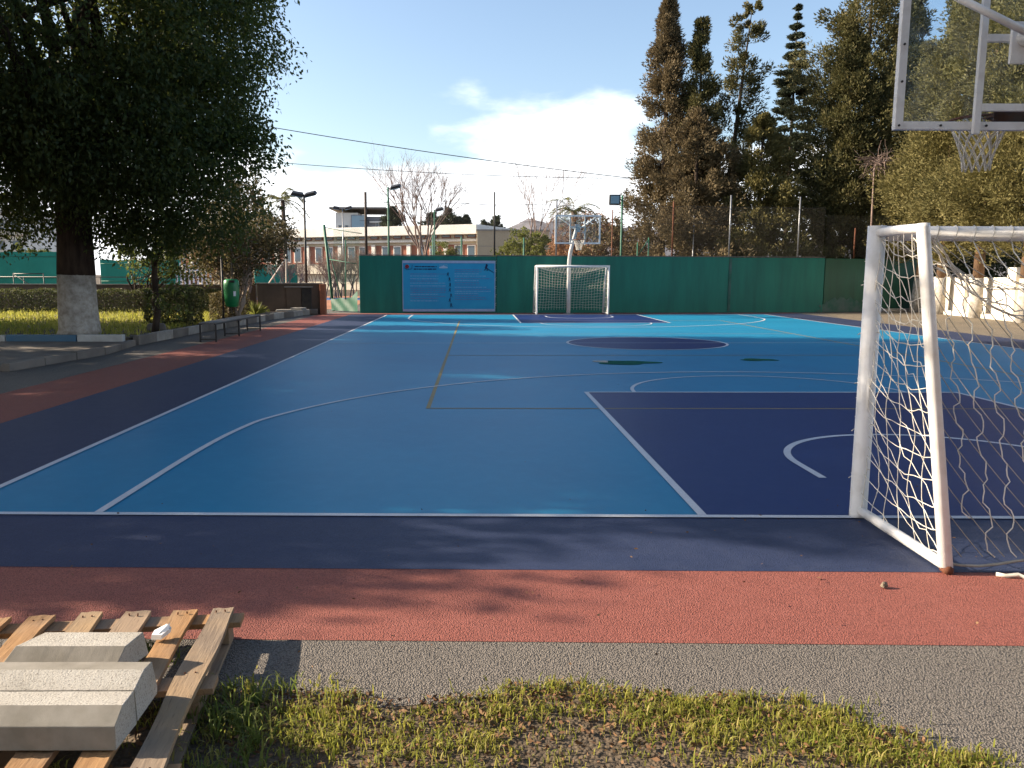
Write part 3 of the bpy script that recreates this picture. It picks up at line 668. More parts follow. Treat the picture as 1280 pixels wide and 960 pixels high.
# leaning fence at the corner
lf = thing('leaning_fence', (-6.8, 36.2, 0), 'leaning green fence post with torn green netting beside the green wall', 'fence')
o = lf.location
pA, pB = at(417, 386, 36.2), at(405, 281, 36.4)
MB().tube([loc((pA.x, 36.2, 0)), loc((pB.x, 36.4, pB.z))], .06, 8).build('leaning_post', 'green_metal', lf, True)
MB().tube([loc(at(408, 300, 36.4)), loc(at(428, 378, 36.0))], .025, 6).build('stay_wire', 'green_metal', lf, True)
MB().tube([loc(at(432, 300, 36)), loc((at(432, 388, 36).x, 36, 0))], .03, 6).build('fence_post', 'green_metal', lf, True)
MB().tube([loc(at(406, 284, 36.4)), loc(at(425, 288, 36.2)), loc(at(452, 292, 35))], .018, 6).build('top_rail', 'green_metal', lf, True)
MB().tube([loc(at(411, 324, 36.3)), loc(at(446, 330, 35))], .018, 6).build('mid_rail', 'green_metal', lf, True)
chain_link('wire_mesh', loc((pA.x+.05, 36.25, 0)), loc((-4.95, 34.7, 0)), 1.2, 3.6, .07, .0022, 'green_metal', lf)
p0, p1 = at(414, 372, 36.1), at(447, 372, 34.6)
mb = MB(); n = 14
V = []
for j in range(7):
    for i in range(n+1):
        q = p0.lerp(p1, i/n); V.append(loc((q.x, q.y-.05+.05*math.sin(i*1.1+j), .04+(.95-.25*i/n*math.sin(i*.7+1))*j/6*(.55 if i < 9 else .75))))
mb._add(V, [(j*(n+1)+i, j*(n+1)+i+1, (j+1)*(n+1)+i+1, (j+1)*(n+1)+i) for j in range(6) for i in range(n)]); mb.build('sagging_netting', 'dark_green_wall', lf, True)
for k, (px, py) in enumerate(((399, 391), (408, 390))):
    p = gp(px, py); tag(MB().box((p.x, 33.6-.3*k, .14), (.22, .16, .26), Matrix.Rotation(.4+k, 3, 'Z')).build('clay_brick', 'brick_clay', None, bevel=.01), ('orange clay block standing against the terracotta wall end', 'orange clay block standing apart at the foot of the leaning fence')[k], 'brick')
# ================================================================== LAMP POSTS, CABLES
def floodlight(px, top, Y, heads, label, mat='green_metal', r_=.05, lean=0, base=None):
    p = at(px, top, Y); g = thing('floodlight_pole', (p.x, Y, base or 0), label, 'lamp post')
    z = p.z-(base or 0)
    MB().tube([(-lean, 0, 0), (0, 0, z)], [r_*1.2, r_*.8], 8).build('pole', mat, g, True)
    for (dx, s) in heads:
        h = MB().box((dx, -.05, z+.02*s), (.62*s, .42*s, .16*s), Matrix.Rotation(R(22), 3, 'X') @ Matrix.Rotation(R(-14 if dx >= 0 else 10), 3, 'Y'), .8).build('lamp_head', 'dark_metal', g, bevel=.02)
        MB().box((dx, -.10, z-.075*s), (.5*s, .32*s, .02), Matrix.Rotation(R(22), 3, 'X') @ Matrix.Rotation(R(-14 if dx >= 0 else 10), 3, 'Y')).build('lens', 'lamp_glass', h)
        MB().bar((0, 0, z-.05), (dx, -.02, z-.02), .035).build('bracket', mat, g)
    return g
floodlight(380, 243, 40, ((-.32, 1.0), (.32, 1.0)), 'rusty floodlight pole with two heads rising behind the brown low wall', 'dark_metal', .06)
floodlight(428, 260, 62, ((-.45, .9), (.45, .9)), 'slim floodlight pole with two small heads before the modern block', 'grey_metal', .05)
floodlight(485, 234, 38.5, ((.35, .85),), 'tall green floodlight pole with one tilted head over the banner', 'green_metal', .05)
floodlight(543, 262, 52, ((.3, .9),), 'floodlight pole with one head beside the leafless pinkish tree', 'green_metal', .05)
fl_ = at(778, 244, 36.6); g = thing('floodlight_pole', (fl_.x, 36.6, 0), 'green pole with a square blue floodlight facing the court', 'lamp post')
MB().tube([(0, 0, 0), (0, 0, fl_.z)], .045, 8).build('pole', 'green_metal', g, True)
h = MB().box((-.36, -.12, at(768, 250, 36.6).z), (.5, .14, .46), Matrix.Rotation(R(10), 3, 'X')).build('lamp_head', 'dark_metal', g, bevel=.03)
MB().box((-.36, -.20, at(768, 250, 36.6).z), (.38, .02, .34), Matrix.Rotation(R(10), 3, 'X')).build('lens', 'lamp_glass', h)
MB().bar((0, 0, at(768, 250, 36.6).z), (-.2, -.06, at(768, 250, 36.6).z), .04).build('bracket', 'green_metal', g)
for k, (px, top, lab) in enumerate(((766, 262, 'thin rusty pipe post below the square blue floodlight'), (868, 264, 'thin grey post among the conifers behind the wire fence'))):
    p = at(px, top, 37.4+k); tag(MB().tube([(p.x, p.y, 0), (p.x, p.y, p.z)], .03, 6).build('pipe_post', ('rust', 'grey_metal')[k], None, True), lab, 'post')
bs = thing('fence_brace', (at(806, 320, 37.8).x, 37.8, 0), 'green diagonal brace between two short posts behind the wall', 'post')
o = bs.location
MB().tube([loc((at(797, 320, 37.8).x, 37.8, 0)), loc(at(797, 303, 37.8))], .03, 6).build('post', 'green_metal', bs, True)
MB().tube([loc((at(811, 320, 37.8).x, 37.8, 0)), loc(at(811, 297, 37.8))], .035, 6).build('post', 'green_metal', bs, True)
MB().tube([loc(at(797, 320, 37.8)), loc(at(811, 299, 37.8))], .025, 6).build('diagonal', 'green_metal', bs, True)
for k, (px, top, Y) in enumerate(((577, 296, 44), (655, 297, 44), (541, 294, 46), (734, 305, 40), (737, 305, 42))):
    if k in (0, 1, 2):
        p = at(px, top, Y); tag(MB().tube([(p.x, Y, 0), (p.x, Y, p.z)], .05, 6).build('net_post', 'green_metal', None, True), ('short green post before the beige blank wall', 'short green post before the round green bush', 'short green post before the long low building')[k], 'post')
def cable(name, a, b2, sag, rad, label):
    pts = []
    for i in range(41):
        t_ = i/40; p = a.lerp(b2, t_); p.z -= sag*4*t_*(1-t_); pts.append(p)
    tag(MB().tube(pts, rad, 5).build(name, 'dark_metal', None, True), label, 'cable')
cable('overhead_cable', at(200, 134, 46), at(800, 224, 46), .25, .022, 'upper thick black cable crossing the sky from the big leafy tree')
cable('overhead_cable', at(250, 194, 47), at(800, 223, 47), .30, .017, 'lower thin cable crossing the sky below the thick one')
cable('overhead_cable', at(459, 240, 44), at(1000, 262, 44), .55, .007, 'faint sagging wire strung behind the chain link fence')
# mast
p = at(704, 213, 120); tag(MB().tube([(p.x, 120, 0), (p.x, 120, p.z)], .06, 6).build('antenna_mast', 'grey_metal', None, True), 'thin grey mast rising far behind the transparent far backboard', 'mast')
# ================================================================== BUILDINGS
def building_long():
    Y = 82; a, b2 = at(150, 340, Y), at(598, 340, Y); top = at(560, 284, Y).z
    g = thing('school_building', (b2.x, Y, 0), 'long low cream building with white roof fascia and window rows', 'building', rz=R(-26))
    W = (b2.x-a.x)*1.25
    MB().box((-W/2, 6, top/2-.3), (W, 12, top-.6)).build('wall', 'cream_wall', g)
    MB().box((-W/2, 5.6, top-.22), (W+.6, 13.4, .95)).build('roof_fascia', 'fascia', g, bevel=.03)
    z1 = at(520, 300, Y).z
    MB().box((-W/2, -.25, z1), (W, .5, .22)).build('string_course', 'fascia', g)
    MB().box((-W/2, -.02, z1-1.35), (W, .1, 1.9)).build('red_band', 'brick_red', g)
    MB().box((-W/2, -.3, z1-2.95), (W, .6, .9)).build('balustrade', 'cream_wall', g)
    n = int(W/1.45)
    for i in range(n):
        x = -(i+.5)*W/n; 
        f_ = MB().box((x, -.04, z1+.62), (1.05, .09, .72)).build('window', 'brick_red', g); MB().box((x, -.10, z1+.62), (.85, .04, .56)).build('pane', 'pane', f_)
        if i % 3 != 2:
            f_ = MB().box((x, -.10, z1-1.3), (.95, .1, 1.7)).build('window', 'fascia', g); MB().box((x, -.165, z1-1.3), (.72, .04, 1.45)).build('pane', 'pane', f_)
        else: MB().box((x, -.16, z1-1.4), (.45, .3, 2.2)).build('pilaster', 'fascia', g)
building_long()
a, b2 = at(596, 340, 78), at(686, 340, 78); top = at(640, 288.5, 78).z
g = thing('blank_hall', (b2.x, 78, 0), 'plain beige windowless hall block at the end of the long building', 'building')
W = b2.x-a.x
MB().box((-W/2, 7, top/2), (W, 14, top)).build('wall', 'beige_wall', g, bevel=.03)
MB().box((-W/2, 7, top+.06), (W+.15, 14.15, .14)).build('roof_edge', 'concrete', g)
for k in range(3): MB().box((-W/2, -.012, 1.4+k*1.5), (W-.02, .03, .05)).build('render_joint', 'concrete', g)
# modern block
Y = 150; a, m_, b2 = at(420, 300, Y), at(448, 300, Y), at(482, 300, Y); top = at(440, 259, Y).z
g = thing('modern_block', (a.x, Y, 0), 'modern grey and white block with flat roof and large glazed corner', 'building')
W1, W2 = m_.x-a.x, b2.x-a.x
MB().box((W1/2, 6, top/2-.5), (W1, 12, top-1)).build('white_wing', 'fascia', g)
MB().box(((W1+W2)/2, 7, top/2-.8), (W2-W1, 12, top-1.6)).build('grey_wing', 'grey_wall', g)
MB().box((W2/2-.3, 5.6, top-.25), (W2+1.2, 14, .35)).build('roof_slab', 'old_concrete', g)
f_ = MB().box((W1+.2, -.15, top-3.2), (2.9, .3, 3.6)).build('window', 'grey_wall', g); MB().box((W1+.2, -.33, top-3.2), (2.6, .1, 3.3)).build('pane', 'lamp_glass', f_)
for i in range(3): 
    f_ = MB().box((-.2+1.0+i*1.2, -.1, top-4.2), (.55, .2, 1.9)).build('window', 'concrete', g); MB().box((.8+i*1.2, -.22, top-4.2), (.4, .06, 1.7)).build('pane', 'pane', f_)
for i in range(2):
    for j in range(2):
        f_ = MB().box((W2-1.6+i*1.0, .9, top-3+j*-2.6), (.6, .2, 1.2)).build('window', 'fascia', g); MB().box((W2-1.6+i*1.0, .78, top-3+j*-2.6), (.45, .08, 1.0)).build('pane', 'pane', f_)
MB().box((W1+3.2, .75, top-2.6), (2.4, .5, .35)).build('canopy', 'fascia', g)
# apartment block on the left
Y = 110; a, b2 = at(-60, 300, Y), at(34, 300, Y); top = at(20, 266, Y).z
g = thing('apartment_block', (b2.x, Y, 0), 'white apartment block with balconies showing under the big leafy tree', 'building')
W = b2.x-a.x
MB().box((-W/2, 6, top/2), (W, 12, top)).build('wall', 'fascia', g)
MB().box((-W/2, 5.8, top+.15), (W+.5, 12.6, .35)).build('roof_slab', 'concrete', g)
for j in range(4):
    z = top-1.6-j*2.7
    for i in range(4):
        x = -1.3-i*2.4; f_ = MB().box((x, -.06, z), (1.3, .12, 1.3)).build('window', 'concrete', g); MB().box((x, -.14, z), (1.1, .05, 1.1)).build('pane', 'pane', f_)
    MB().box((-W/2+.5, -.5, z-1.0), (W-.6, 1.0, .7)).build('balcony', 'cream_wall', g)
# small house behind the bush, seen under the far backboard
Y = 90; p = at(690, 306, Y)
g = thing('small_house', (p.x, Y, 0), 'small pale house glimpsed between the green bush and far basketball pole', 'building')
MB().box((0, 3, p.z/2), (7, 6, p.z)).build('wall', 'fascia', g); MB().box((0, 3, p.z+.2), (7.6, 6.6, .4)).build('roof', 'brick_red', g)
f_ = MB().box((.6, -.06, 2.6), (1.1, .12, 1.2)).build('window', 'concrete', g); MB().box((.6, -.14, 2.6), (.9, .05, 1.0)).build('pane', 'pane', f_)
# green wind screens of the tennis courts
def windscreen(px0, px1, top, Y, label, posts):
    a, b2 = at(px0, 345, Y), at(px1, 345, Y); z = at((px0+px1)/2, top, Y).z; g = thing('windscreen', (a.x, Y, 0), label, 'windscreen')
    W = b2.x-a.x; mb = MB(); n = 24
    V = [(W*i/n, .03*math.sin(i*1.7+j), .05+(z-.05)*j/4+(.04*math.sin(i*.9) if j == 4 else 0)) for j in range(5) for i in range(n+1)]
    mb._add(V, [(j*(n+1)+i, j*(n+1)+i+1, (j+1)*(n+1)+i+1, (j+1)*(n+1)+i) for j in range(4) for i in range(n)]); mb.build('screen_cloth', 'screen_green', g, True)
    for k in range(posts+1): MB().tube([(W*k/posts, .08, 0), (W*k/posts, .08, z+.25)], .04, 6).build('post', 'green_metal', g, True)
    for zz in (z*.42, z*.9): MB().tube([(0, -.05, zz), (W, -.05, zz)], .02, 5).build('rail', 'green_metal', g, True)
windscreen(-90, 74, 315, 60, 'long green cloth windscreen beside the white apartment block', 4)
windscreen(126, 226, 325, 60, 'green cloth windscreen showing to the right of the whitewashed trunk', 3)
windscreen(318, 371, 331, 58, 'short green cloth windscreen above the brown wall with hatches', 2)
g = thing('white_fence', (at(242, 345, 58).x, 58, 0), 'white slatted fence panel beyond the reddish shrub', 'fence')
for i in range(9): MB().box((-1.2+i*.3, 0, 1.3), (.12, .05, 2.3)).build('slat', 'fascia', g)
for z in (.6, 1.9): MB().box((0, .04, z), (2.6, .04, .08)).build('rail', 'fascia', g)
# tennis side rail
g = thing('barrier_rail', (at(120, 350, 48).x, 48, 0), 'thin dark barrier rail running before the green windscreens', 'railing')
for z in (.75, 1.45): MB().tube([(-6.5, 0, z), (7, 0, z)], .025, 6).build('rail', 'dark_metal', g, True)
for i in range(7): MB().tube([(-6.5+i*2.25, 0, 0), (-6.5+i*2.25, 0, 1.45)], .03, 6).build('post', 'dark_metal', g, True)
gate = thing('low_frame', (at(36, 350, 46).x, 46, 0), 'small dark rectangular frame standing before the long windscreen', 'gate')
for x in (-.85, .85): MB().tube([(x, 0, 0), (x, 0, 1.65)], .03, 6).build('post', 'dark_metal', gate, True)
MB().tube([(-.85, 0, 1.63), (.85, 0, 1.63)], .03, 6).build('rail', 'dark_metal', gate, True); MB().tube([(-.85, 0, 1.6), (.85, 0, .5)], .02, 6).build('brace', 'dark_metal', gate, True)
# slanting white strut and upright beyond the low wall
g = thing('stay_pole', (at(358, 345, 42).x, 42, 0), 'white leaning strut propping a pale post behind the brown wall', 'post')
o = g.location
MB().tube([loc((at(357, 345, 42).x, 42, 0)), loc(at(357.5, 318, 42))], .035, 6).build('post', 'cream_wall', g, True)
MB().tube([loc(at(336, 354, 42)), loc(at(357, 323, 42))], .03, 6).build('strut', 'fascia', g, True)
# ================================================================== WHITE WALL ON THE RIGHT
ww = thing('white_wall', (20, 30, 0), 'sunlit whitewashed wall with piers along the right of the court', 'wall')
o = ww.location
def wx(y): return 20.75-(37.6-y)*.112
for y0, y1, h_ in ((37.6, 33.2, 1.60), (33.2, 29.6, 1.58), (29.6, 22, 1.62), (22, 10, 1.6)):
    MB().bar(loc((wx(y0)+.15, y0-.01, h_/2)), loc((wx(y1)+.15, y1+.01, h_/2)), .25, h_).build('wall_section', 'white_wall', ww, bevel=.02)
for y, h_ in ((37.2, 1.75), (33.2, 1.7), (29.5, 1.95), (24, 1.9)):
    MB().box(loc((wx(y)+.06, y, h_/2)), (.42, .5, h_)).build('pier', 'white_wall', ww, bevel=.02)
MB().bar(loc((wx(37.6)-.18, 37.5, .09)), loc((wx(10)-.18, 10, .09)), .36, .18).build('plinth', 'white_wall', ww, bevel=.02)
struct(poly('dust_verge', [(13.4, 10, .0048), (wx(10), 10, .0048), (wx(37.5), 37.4, .0048), (15.4, 35.6, .0048), (13.9, 30, .0048)], 'dust'))
tag(MB().bar((18.7, 36.9, .07), (20.3, 37.35, .07), .3, .13).build('concrete_beam', 'concrete', None, bevel=.02), 'pale concrete beam on the ground at the corner of the white wall', 'concrete block')
# ================================================================== TREES
def limb(mb, a, b2, r0, r1, seed, wob=.12, n=7, sides=7):
    r = random.Random(seed); a, b2 = Vector(a), Vector(b2); ln = (b2-a).length; pts = []; rs = []
    off = Vector((0, 0, 0))
    for i in range(n+1):
        t_ = i/n
        if 0 < i < n: off = off*.6+Vector((r.uniform(-1, 1), r.uniform(-1, 1), r.uniform(-.6, .9)))*wob*ln*.16
        pts.append(a.lerp(b2, t_)+(off if 0 < i < n else Vector())); rs.append(r0+(r1-r0)*t_)
    mb.tube(pts, rs, sides); return pts
def crown(g, lobes, nclu, per, crad, Lf, Wf, mat, seed, droop=.5, shell=.45, name='crown'):
    r = np.random.default_rng(seed); lb = np.array([l[:6] for l in lobes], float); vol = np.array([(l[6] if len(l) > 6 else l[3]*l[4]*l[5]) for l in lobes]); vol = vol/vol.sum()
    k = r.choice(len(lobes), nclu, p=vol); d = r.normal(size=(nclu, 3)); d /= np.linalg.norm(d, axis=1, keepdims=True)
    rad = (shell+(1-shell)*r.random((nclu, 1))**.6); C_ = lb[k, :3]+d*rad*lb[k, 3:6]
    m_ = r.integers(int(per*.5), int(per*1.5), nclu); idx = np.repeat(np.arange(nclu), m_); n = len(idx)
    P = C_[idx]+inball(n, r)*crad*r.uniform(.6, 1.35, nclu)[idx][:, None]*np.array([1, 1, .8])
    D = d[idx]*.5+r.normal(size=(n, 3))*.6; D[:, 2] -= droop
    leaves(name, P.astype(np.float32), D, Lf*r.uniform(.65, 1.3, n), Wf*r.uniform(.7, 1.25, n), mat, g, .3, seed)
    return C_
def big_tree(loc_, label, lobes, nclu, per, seed, trunk_r, paint=True, lsz=.13):
    g = thing('broadleaf_tree', loc_, label, 'tree')
    z1 = 1.42
    prof = [(trunk_r*1.12, 0), (trunk_r*1.02, .18), (trunk_r*.96, .7), (trunk_r*.92, z1)]
    if paint:
        MB().tube([(.012*math.sin(k*2), .01*k, z) for k, (r_, z) in enumerate(prof)], [r_ for r_, z in prof], 18).build('whitewashed_base', 'whitewash', g, True)
    else: MB().tube([(0, 0, z) for r_, z in prof], [r_ for r_, z in prof], 14).build('whitewashed_base', 'bark', g, True)
    mb = MB(); top = Vector((.05, .05, 3.6)); mb.tube([(0, .03, z1+.002), (.02, .03, 2.2), (.03, .04, 3.0), top], [trunk_r*.93, trunk_r*.86, trunk_r*.84, trunk_r*.7], 14); mb.build('trunk', 'bark', g, True)
    C_ = crown(g, lobes, nclu, per, .55, lsz, lsz*.5, 'ficus_leaf', seed)
    r = random.Random(seed); mb = MB()
    for i in range(16):
        c = Vector(C_[r.randrange(len(C_))]); st = top+Vector((r.uniform(-.2, .2), r.uniform(-.2, .2), r.uniform(-1.1, .1)))
        pts = limb(mb, st, st.lerp(c, .92), trunk_r*.38, .05, seed*31+i, .25)
        for j in range(2):
            c2 = Vector(C_[r.randrange(len(C_))]); s2 = pts[3+j]; 
            if (c2-s2).length < 5: limb(mb, s2, s2.lerp(c2, .9), .08, .02, seed*57+i*3+j, .3, 5, 5)
    mb.build('limbs', 'bark', g, True); return g
tb = Vector((-9.25, 18.75, .165))
lob = [(0, -.3, 7.6, 4.5, 4.9, 5.2), (3.3, -.2, 7.2, 1.9, 2.2, 2.3), (2.6, -.6, 4.6, 2.0, 2.4, 1.9), (1.6, -1.4, 4.3, 2.2, 2.0, 1.6), (-1.8, -1.2, 4.6, 2.6, 2.2, 1.6), (2.4, .5, 9.2, 2.6, 2.6, 2.6), (-3.5, 0, 6.5, 2.5, 2.6, 2.4), (.3, 2.0, 5.0, 3, 2.2, 2.0), (3.9, -.4, 4.2, .75, .8, .6, 2.0), (3.2, 0, 2.9, 1.1, 1.2, .8, 3.0), (1.6, .2, 2.5, 1.2, 1.4, .6, 3.0), (-1.6, .4, 2.7, .9, 1.2, .7, 1.5)]
big_tree(tb, 'huge dark leafy tree with whitewashed trunk foot on the planted bed', lob, 4200, 62, 3, .44, True, .112)
# neighbours of the same row, left of the picture: they throw the long shade over the court
lob2 = [(.0, -2.9, 3.9, 2.1, 1.5, 1.1, 9.0), (0, .55, 6.8, 4.0, 3.0, 4.8), (1.4, .3, 3.6, 2.4, 2.4, 1.4), (-1.5, .2, 4.5, 2.3, 2.4, 2.0), (.3, .6, 9.8, 2.6, 2.6, 2.6)]
big_tree((-11.9, 9.15, .10), 'dense leafy tree of the same row shading the near half of the court', lob2, 2300, 50, 9, .38, True, .17)
lob3 = [(0, 0, 7.4, 4.0, 3.2, 4.6), (.5, 0, 3.4, 3.0, 2.9, 2.2), (0, 0, 10.5, 2.5, 2.4, 2.5)]
big_tree((-16.5, 14.6, .10), 'leafy tree standing behind the row beside the paved platform', lob3, 1400, 46, 13, .36, True, .18)
lob4 = [(0, 0, 5.2, 3.2, 3.6, 4.2), (0, .0, 2.4, 3.0, 4.0, 2.0)]
big_tree((-17.6, 21.3, .16), 'low branched leafy tree on the bed farther along from the whitewashed one', lob4, 1100, 46, 15, .3, True, .18)
# unseen trees added behind the camera to block sky light and deepen shade
lob5 = [(0, 0, 7.2, 4.2, 3.4, 4.8), (0, 0, 4.2, 3.2, 2.8, 1.9), (.4, .2, 10.6, 2.8, 2.6, 2.4)]
for k, (x, y) in enumerate(((-9.5, -4.5), (-2.2, -6.0), (5.4, -6.2), (12.5, -4.6))):
    big_tree((x, y, 0), ('added leafy tree out of view behind the pallet, blocking sky light', 'added leafy tree out of view behind the grass edge, blocking sky light', 'added leafy tree out of view behind the large goal, blocking sky light', 'added leafy tree out of view behind the near court corner, blocking sky light')[k], lob5, 700, 42, 70+k, .34, True, .26)
# understorey sapling by the big trunk
g = thing('sapling', (-7.95, 19.9, .168), 'slim crooked sapling beside the whitewashed trunk', 'tree')
mb = MB(); limb(mb, (0, 0, 0), (.05, .05, 1.6), .09, .07, 5, .2); limb(mb, (.05, .05, 1.6), (-.5, .1, 3.0), .07, .03, 6, .3); limb(mb, (.05, .05, 1.5), (.45, .3, 2.6), .05, .02, 7, .3); mb.build('trunk', 'bark', g, True)
crown(g, [(.2, 0, 2.4, .9, .9, .6), (.45, .1, .75, .5, .5, .5)], 60, 40, .3, .10, .05, 'ficus_leaf', 21)
# multi stemmed shrubs
def shrub(loc_, label, lobes, nst, hst, spread, mat, bark, seed, nclu, per, lf, trunk=.06, name='shrub', cat='shrub', shell=.3):
    g = thing(name, loc_, label, cat); mb = MB(); r = random.Random(seed)
    C_ = crown(g, lobes, nclu, per, .28, lf, lf*.5, mat, seed, .1, shell, 'crown')
    for i in range(nst):
        a = 2*math.pi*i/nst+r.uniform(-.3, .3); tip = Vector((math.cos(a)*spread*r.uniform(.6, 1), math.sin(a)*spread*r.uniform(.5, 1), hst*r.uniform(.8, 1.1)))
        pts = limb(mb, (math.cos(a)*.12, math.sin(a)*.12, 0), tip, trunk, trunk*.35, seed+i, .25)
        for j in range(5):
            c = Vector(C_[r.randrange(len(C_))]); s_ = pts[r.randrange(3, 8)]
            if (c-s_).length < 2.6: limb(mb, s_, c, trunk*.3, .008, seed*7+i*5+j, .3, 5, 5)
    mb.build('stems', bark, g, True); return g
shrub((-7.55, 25.3, .17), 'pale stemmed spreading shrub tree with sparse reddish leaves behind the litter bin', [(0, 0, 2.1, 1.55, 1.3, 1.0), (.7, 0, 2.6, 1.3, 1.2, .9), (-.7, 0, 2.4, 1.0, 1.1, .8)], 9, 1.7, .85, 'shrub_leaf', 'pale_bark', 31, 330, 34, .10, .065)
shrub((-8.6, 29.5, .17), 'loose olive green tree with thin twigs behind the pale stemmed shrub', [(0, 0, 3.4, 1.5, 1.5, 1.5), (.9, 0, 3.0, 1.2, 1.3, 1.1), (.3, 0, 4.5, .8, .8, .9), (-.9, .3, 3.0, 1.4, 1.3, 1.3)], 6, 3.2, .8, 'shrub_leaf', 'grey_bark', 37, 420, 30, .12, .08, 'small_tree', 'tree', .2)
shrub((-12.8, 31.4, .17), 'dark evergreen thicket filling the bed behind the big trunk', [(0, 0, 2.6, 1.5, 1.4, 1.5), (1.8, 0, 2.3, 1.4, 1.2, 1.4)], 5, 1.6, .8, 'ficus_leaf', 'bark', 41, 170, 30, .14, .07)
# palm tops
def palm(loc_, h_, n, ln, label, seed):
    g = thing('palm_tree', loc_, label, 'palm'); MB().tube([(0, 0, 0), (.1, 0, h_*.5), (0, 0, h_)], [.2, .15, .15], 8).build('trunk', 'wood_pole', g, True)
    r = np.random.default_rng(seed)
    for k in range(n):
        a = 2*math.pi*k/n+r.uniform(-.2, .2); up = r.uniform(-.2, 1.3); P = []; D = []
        for j in range(26):
            t_ = (j+2)/28; q = Vector((math.cos(a)*t_*ln, math.sin(a)*t_*ln, h_+ln*(up*t_-.95*t_*t_)))
            for s in (-1, 1):
                d = Vector((-math.sin(a)*s, math.cos(a)*s, -.45))*.8+Vector((math.cos(a), math.sin(a), 0))*.7
                P.append(q+d*.20*ln*.5*(1-t_*.6)); D.append(d)
        P = np.array(P); D = np.array(D); leaves('frond', P, D, np.full(len(P), .24*ln), np.full(len(P), .045*ln*.6), 'palm_leaf', g, .1, seed+k)
palm(at(627, 340, 100)+Vector((0, 0, -at(627, 340, 100).z)), at(627, 296, 100).z, 16, 2.4, 'far date palm between the hall block and round bush', 1)
palm(at(356, 340, 60)+Vector((0, 0, -at(356, 340, 60).z)), at(356, 250, 60).z, 14, 2.0, 'palm top rising behind the loose olive green tree', 2)
palm(at(716, 340, 46)+Vector((0, 0, -at(716, 340, 46).z)), at(716, 263, 46).z, 14, 1.5, 'palm crown sticking out above the transparent far backboard', 3)
palm(at(569, 340, 74)+Vector((0, 0, -at(569, 340, 74).z)), at(569, 311, 74).z, 10, .8, 'tiny palm standing against the beige blank wall', 4)
# conifers
def conifer(px, Y, top_z, rad, label, seed, mat='cypress_leaf', z0=.4, base=None, clump=.42, dens=1.0, taper=1.15, lean=(0, 0), gaps=.0, per=78, lf=.15, trunk_mat='bark', paint=0, name='cypress_tree', tiers=0, belly=.22, group=None):
    X = at(px, 340, Y).x if base is None else base[0]; Yb = Y if base is None else base[1]
    g = thing(name, (X, Yb, 0), label, 'tree', group); r = np.random.default_rng(seed)
    lx, ly = lean
    if paint:
        MB().tube([(0, 0, 0), (lx*paint/top_z, ly*paint/top_z, paint)], [.24, .2], 10).build('whitewashed_base', 'whitewash', g, True)
    MB().tube([(lx*paint/top_z, ly*paint/top_z, paint+.001), (lx*.3, ly*.3, top_z*.3), (lx*.7, ly*.7, top_z*.7), (lx, ly, top_z*.98)], [.2, .17, .09, .02], 8).build('trunk', trunk_mat, g, True)
    H = top_z-z0; n = int(dens*H*rad*21)
    nbr = int(H*11); bt = r.random(nbr)**.85; ba = r.random(nbr)*2*math.pi; bl_ = r.uniform(.55, 1.22, nbr); bi_ = r.integers(0, nbr, n)
    t_ = np.clip(bt[bi_]+r.normal(size=n)*.012, 0, 1)      # 0 bottom .. 1 top
    if tiers: t_ = np.round(t_*tiers)/tiers+r.normal(size=n)*.004
    prof = np.minimum(1, (t_+.02)/belly)**.5*np.maximum(.03, (1-t_))**(1/taper)
    prof /= prof.max(); a = ba[bi_]+r.normal(size=n)*.16
    lump = 1+.24*np.sin(a*3+t_*9+seed)+.20*np.sin(a*5-t_*17+seed*2)+.10*np.sin(a*9+t_*41+seed)
    fr_ = .10+.90*r.random(n)**.6; rr_ = rad*prof*lump**.5*bl_[bi_]*fr_
    C_ = np.stack([rr_*np.cos(a)+lx*t_, rr_*np.sin(a)+ly*t_, z0+H*t_+(fr_-.4)*rad*prof*(.45 if not tiers else -.18)], 1)
    keep = r.random(n) > gaps*(.5+.5*np.sin(a*2+t_*25+seed)); C_ = C_[keep]; a = a[keep]; t_ = t_[keep]; n = len(C_)
    m_ = r.integers(int(per*.4), int(per*1.5), n); idx = np.repeat(np.arange(n), m_); N_ = len(idx)
    out = np.stack([np.cos(a), np.sin(a), np.full(n, .75 if not tiers else .15)], 1)
    size = clump*r.uniform(.6, 1.4, n)*(.45+.55*np.minimum(1, (1-t_)*4))
    off = inball(N_, r)*size[idx][:, None]*np.array([.8, .8, .9 if not tiers else .35]); P = C_[idx]+off+out[idx]*size[idx][:, None]*.3
    D = out[idx]*.7+off/size[idx][:, None]*.9+r.normal(size=(N_, 3))*.35
    leaves('crown', P.astype(np.float32), D, lf*r.uniform(.6, 1.4, N_), lf*.5*r.uniform(.7, 1.3, N_), mat, g, .2, seed, True)
    return g
def topz(px, py, Y): return at(px, py, Y).z
conifer(826, 42, topz(826, -6, 42), 2.25, 'tall brownish cypress, leftmost and widest of the left conifer clump', 101, 'cypress_dry', .3, None, .46, 1.25, 1.25, belly=.10)
conifer(867, 41.5, topz(868, 28, 41.5), 1.6, 'slender cypress rising in the middle of the left conifer clump', 102, 'cypress_leaf', 2.5, None, .42, 1.15, 1.5, gaps=.25)
conifer(893, 42.5, topz(920, 8, 42.5), 1.35, 'wispy cypress leaning right with sky showing through its top', 103, 'cypress_leaf', 3.5, None, .42, .85, 3.4, lean=(1.35, 0), gaps=.45)
conifer(866, 40.2, topz(866, 140, 40.2), 2.9, 'squat brown cypress at the foot of the left conifer clump', 104, 'cypress_dry', .3, None, .46, 1.2, 1.6, belly=.2)
conifer(980, 58, topz(980, 10, 58), 2.2, 'narrow open fir with tiered branches behind the conifer clump', 105, 'fir_leaf', 4, None, .40, .9, 1.1, gaps=.35, name='fir_tree', tiers=26, lf=.24)
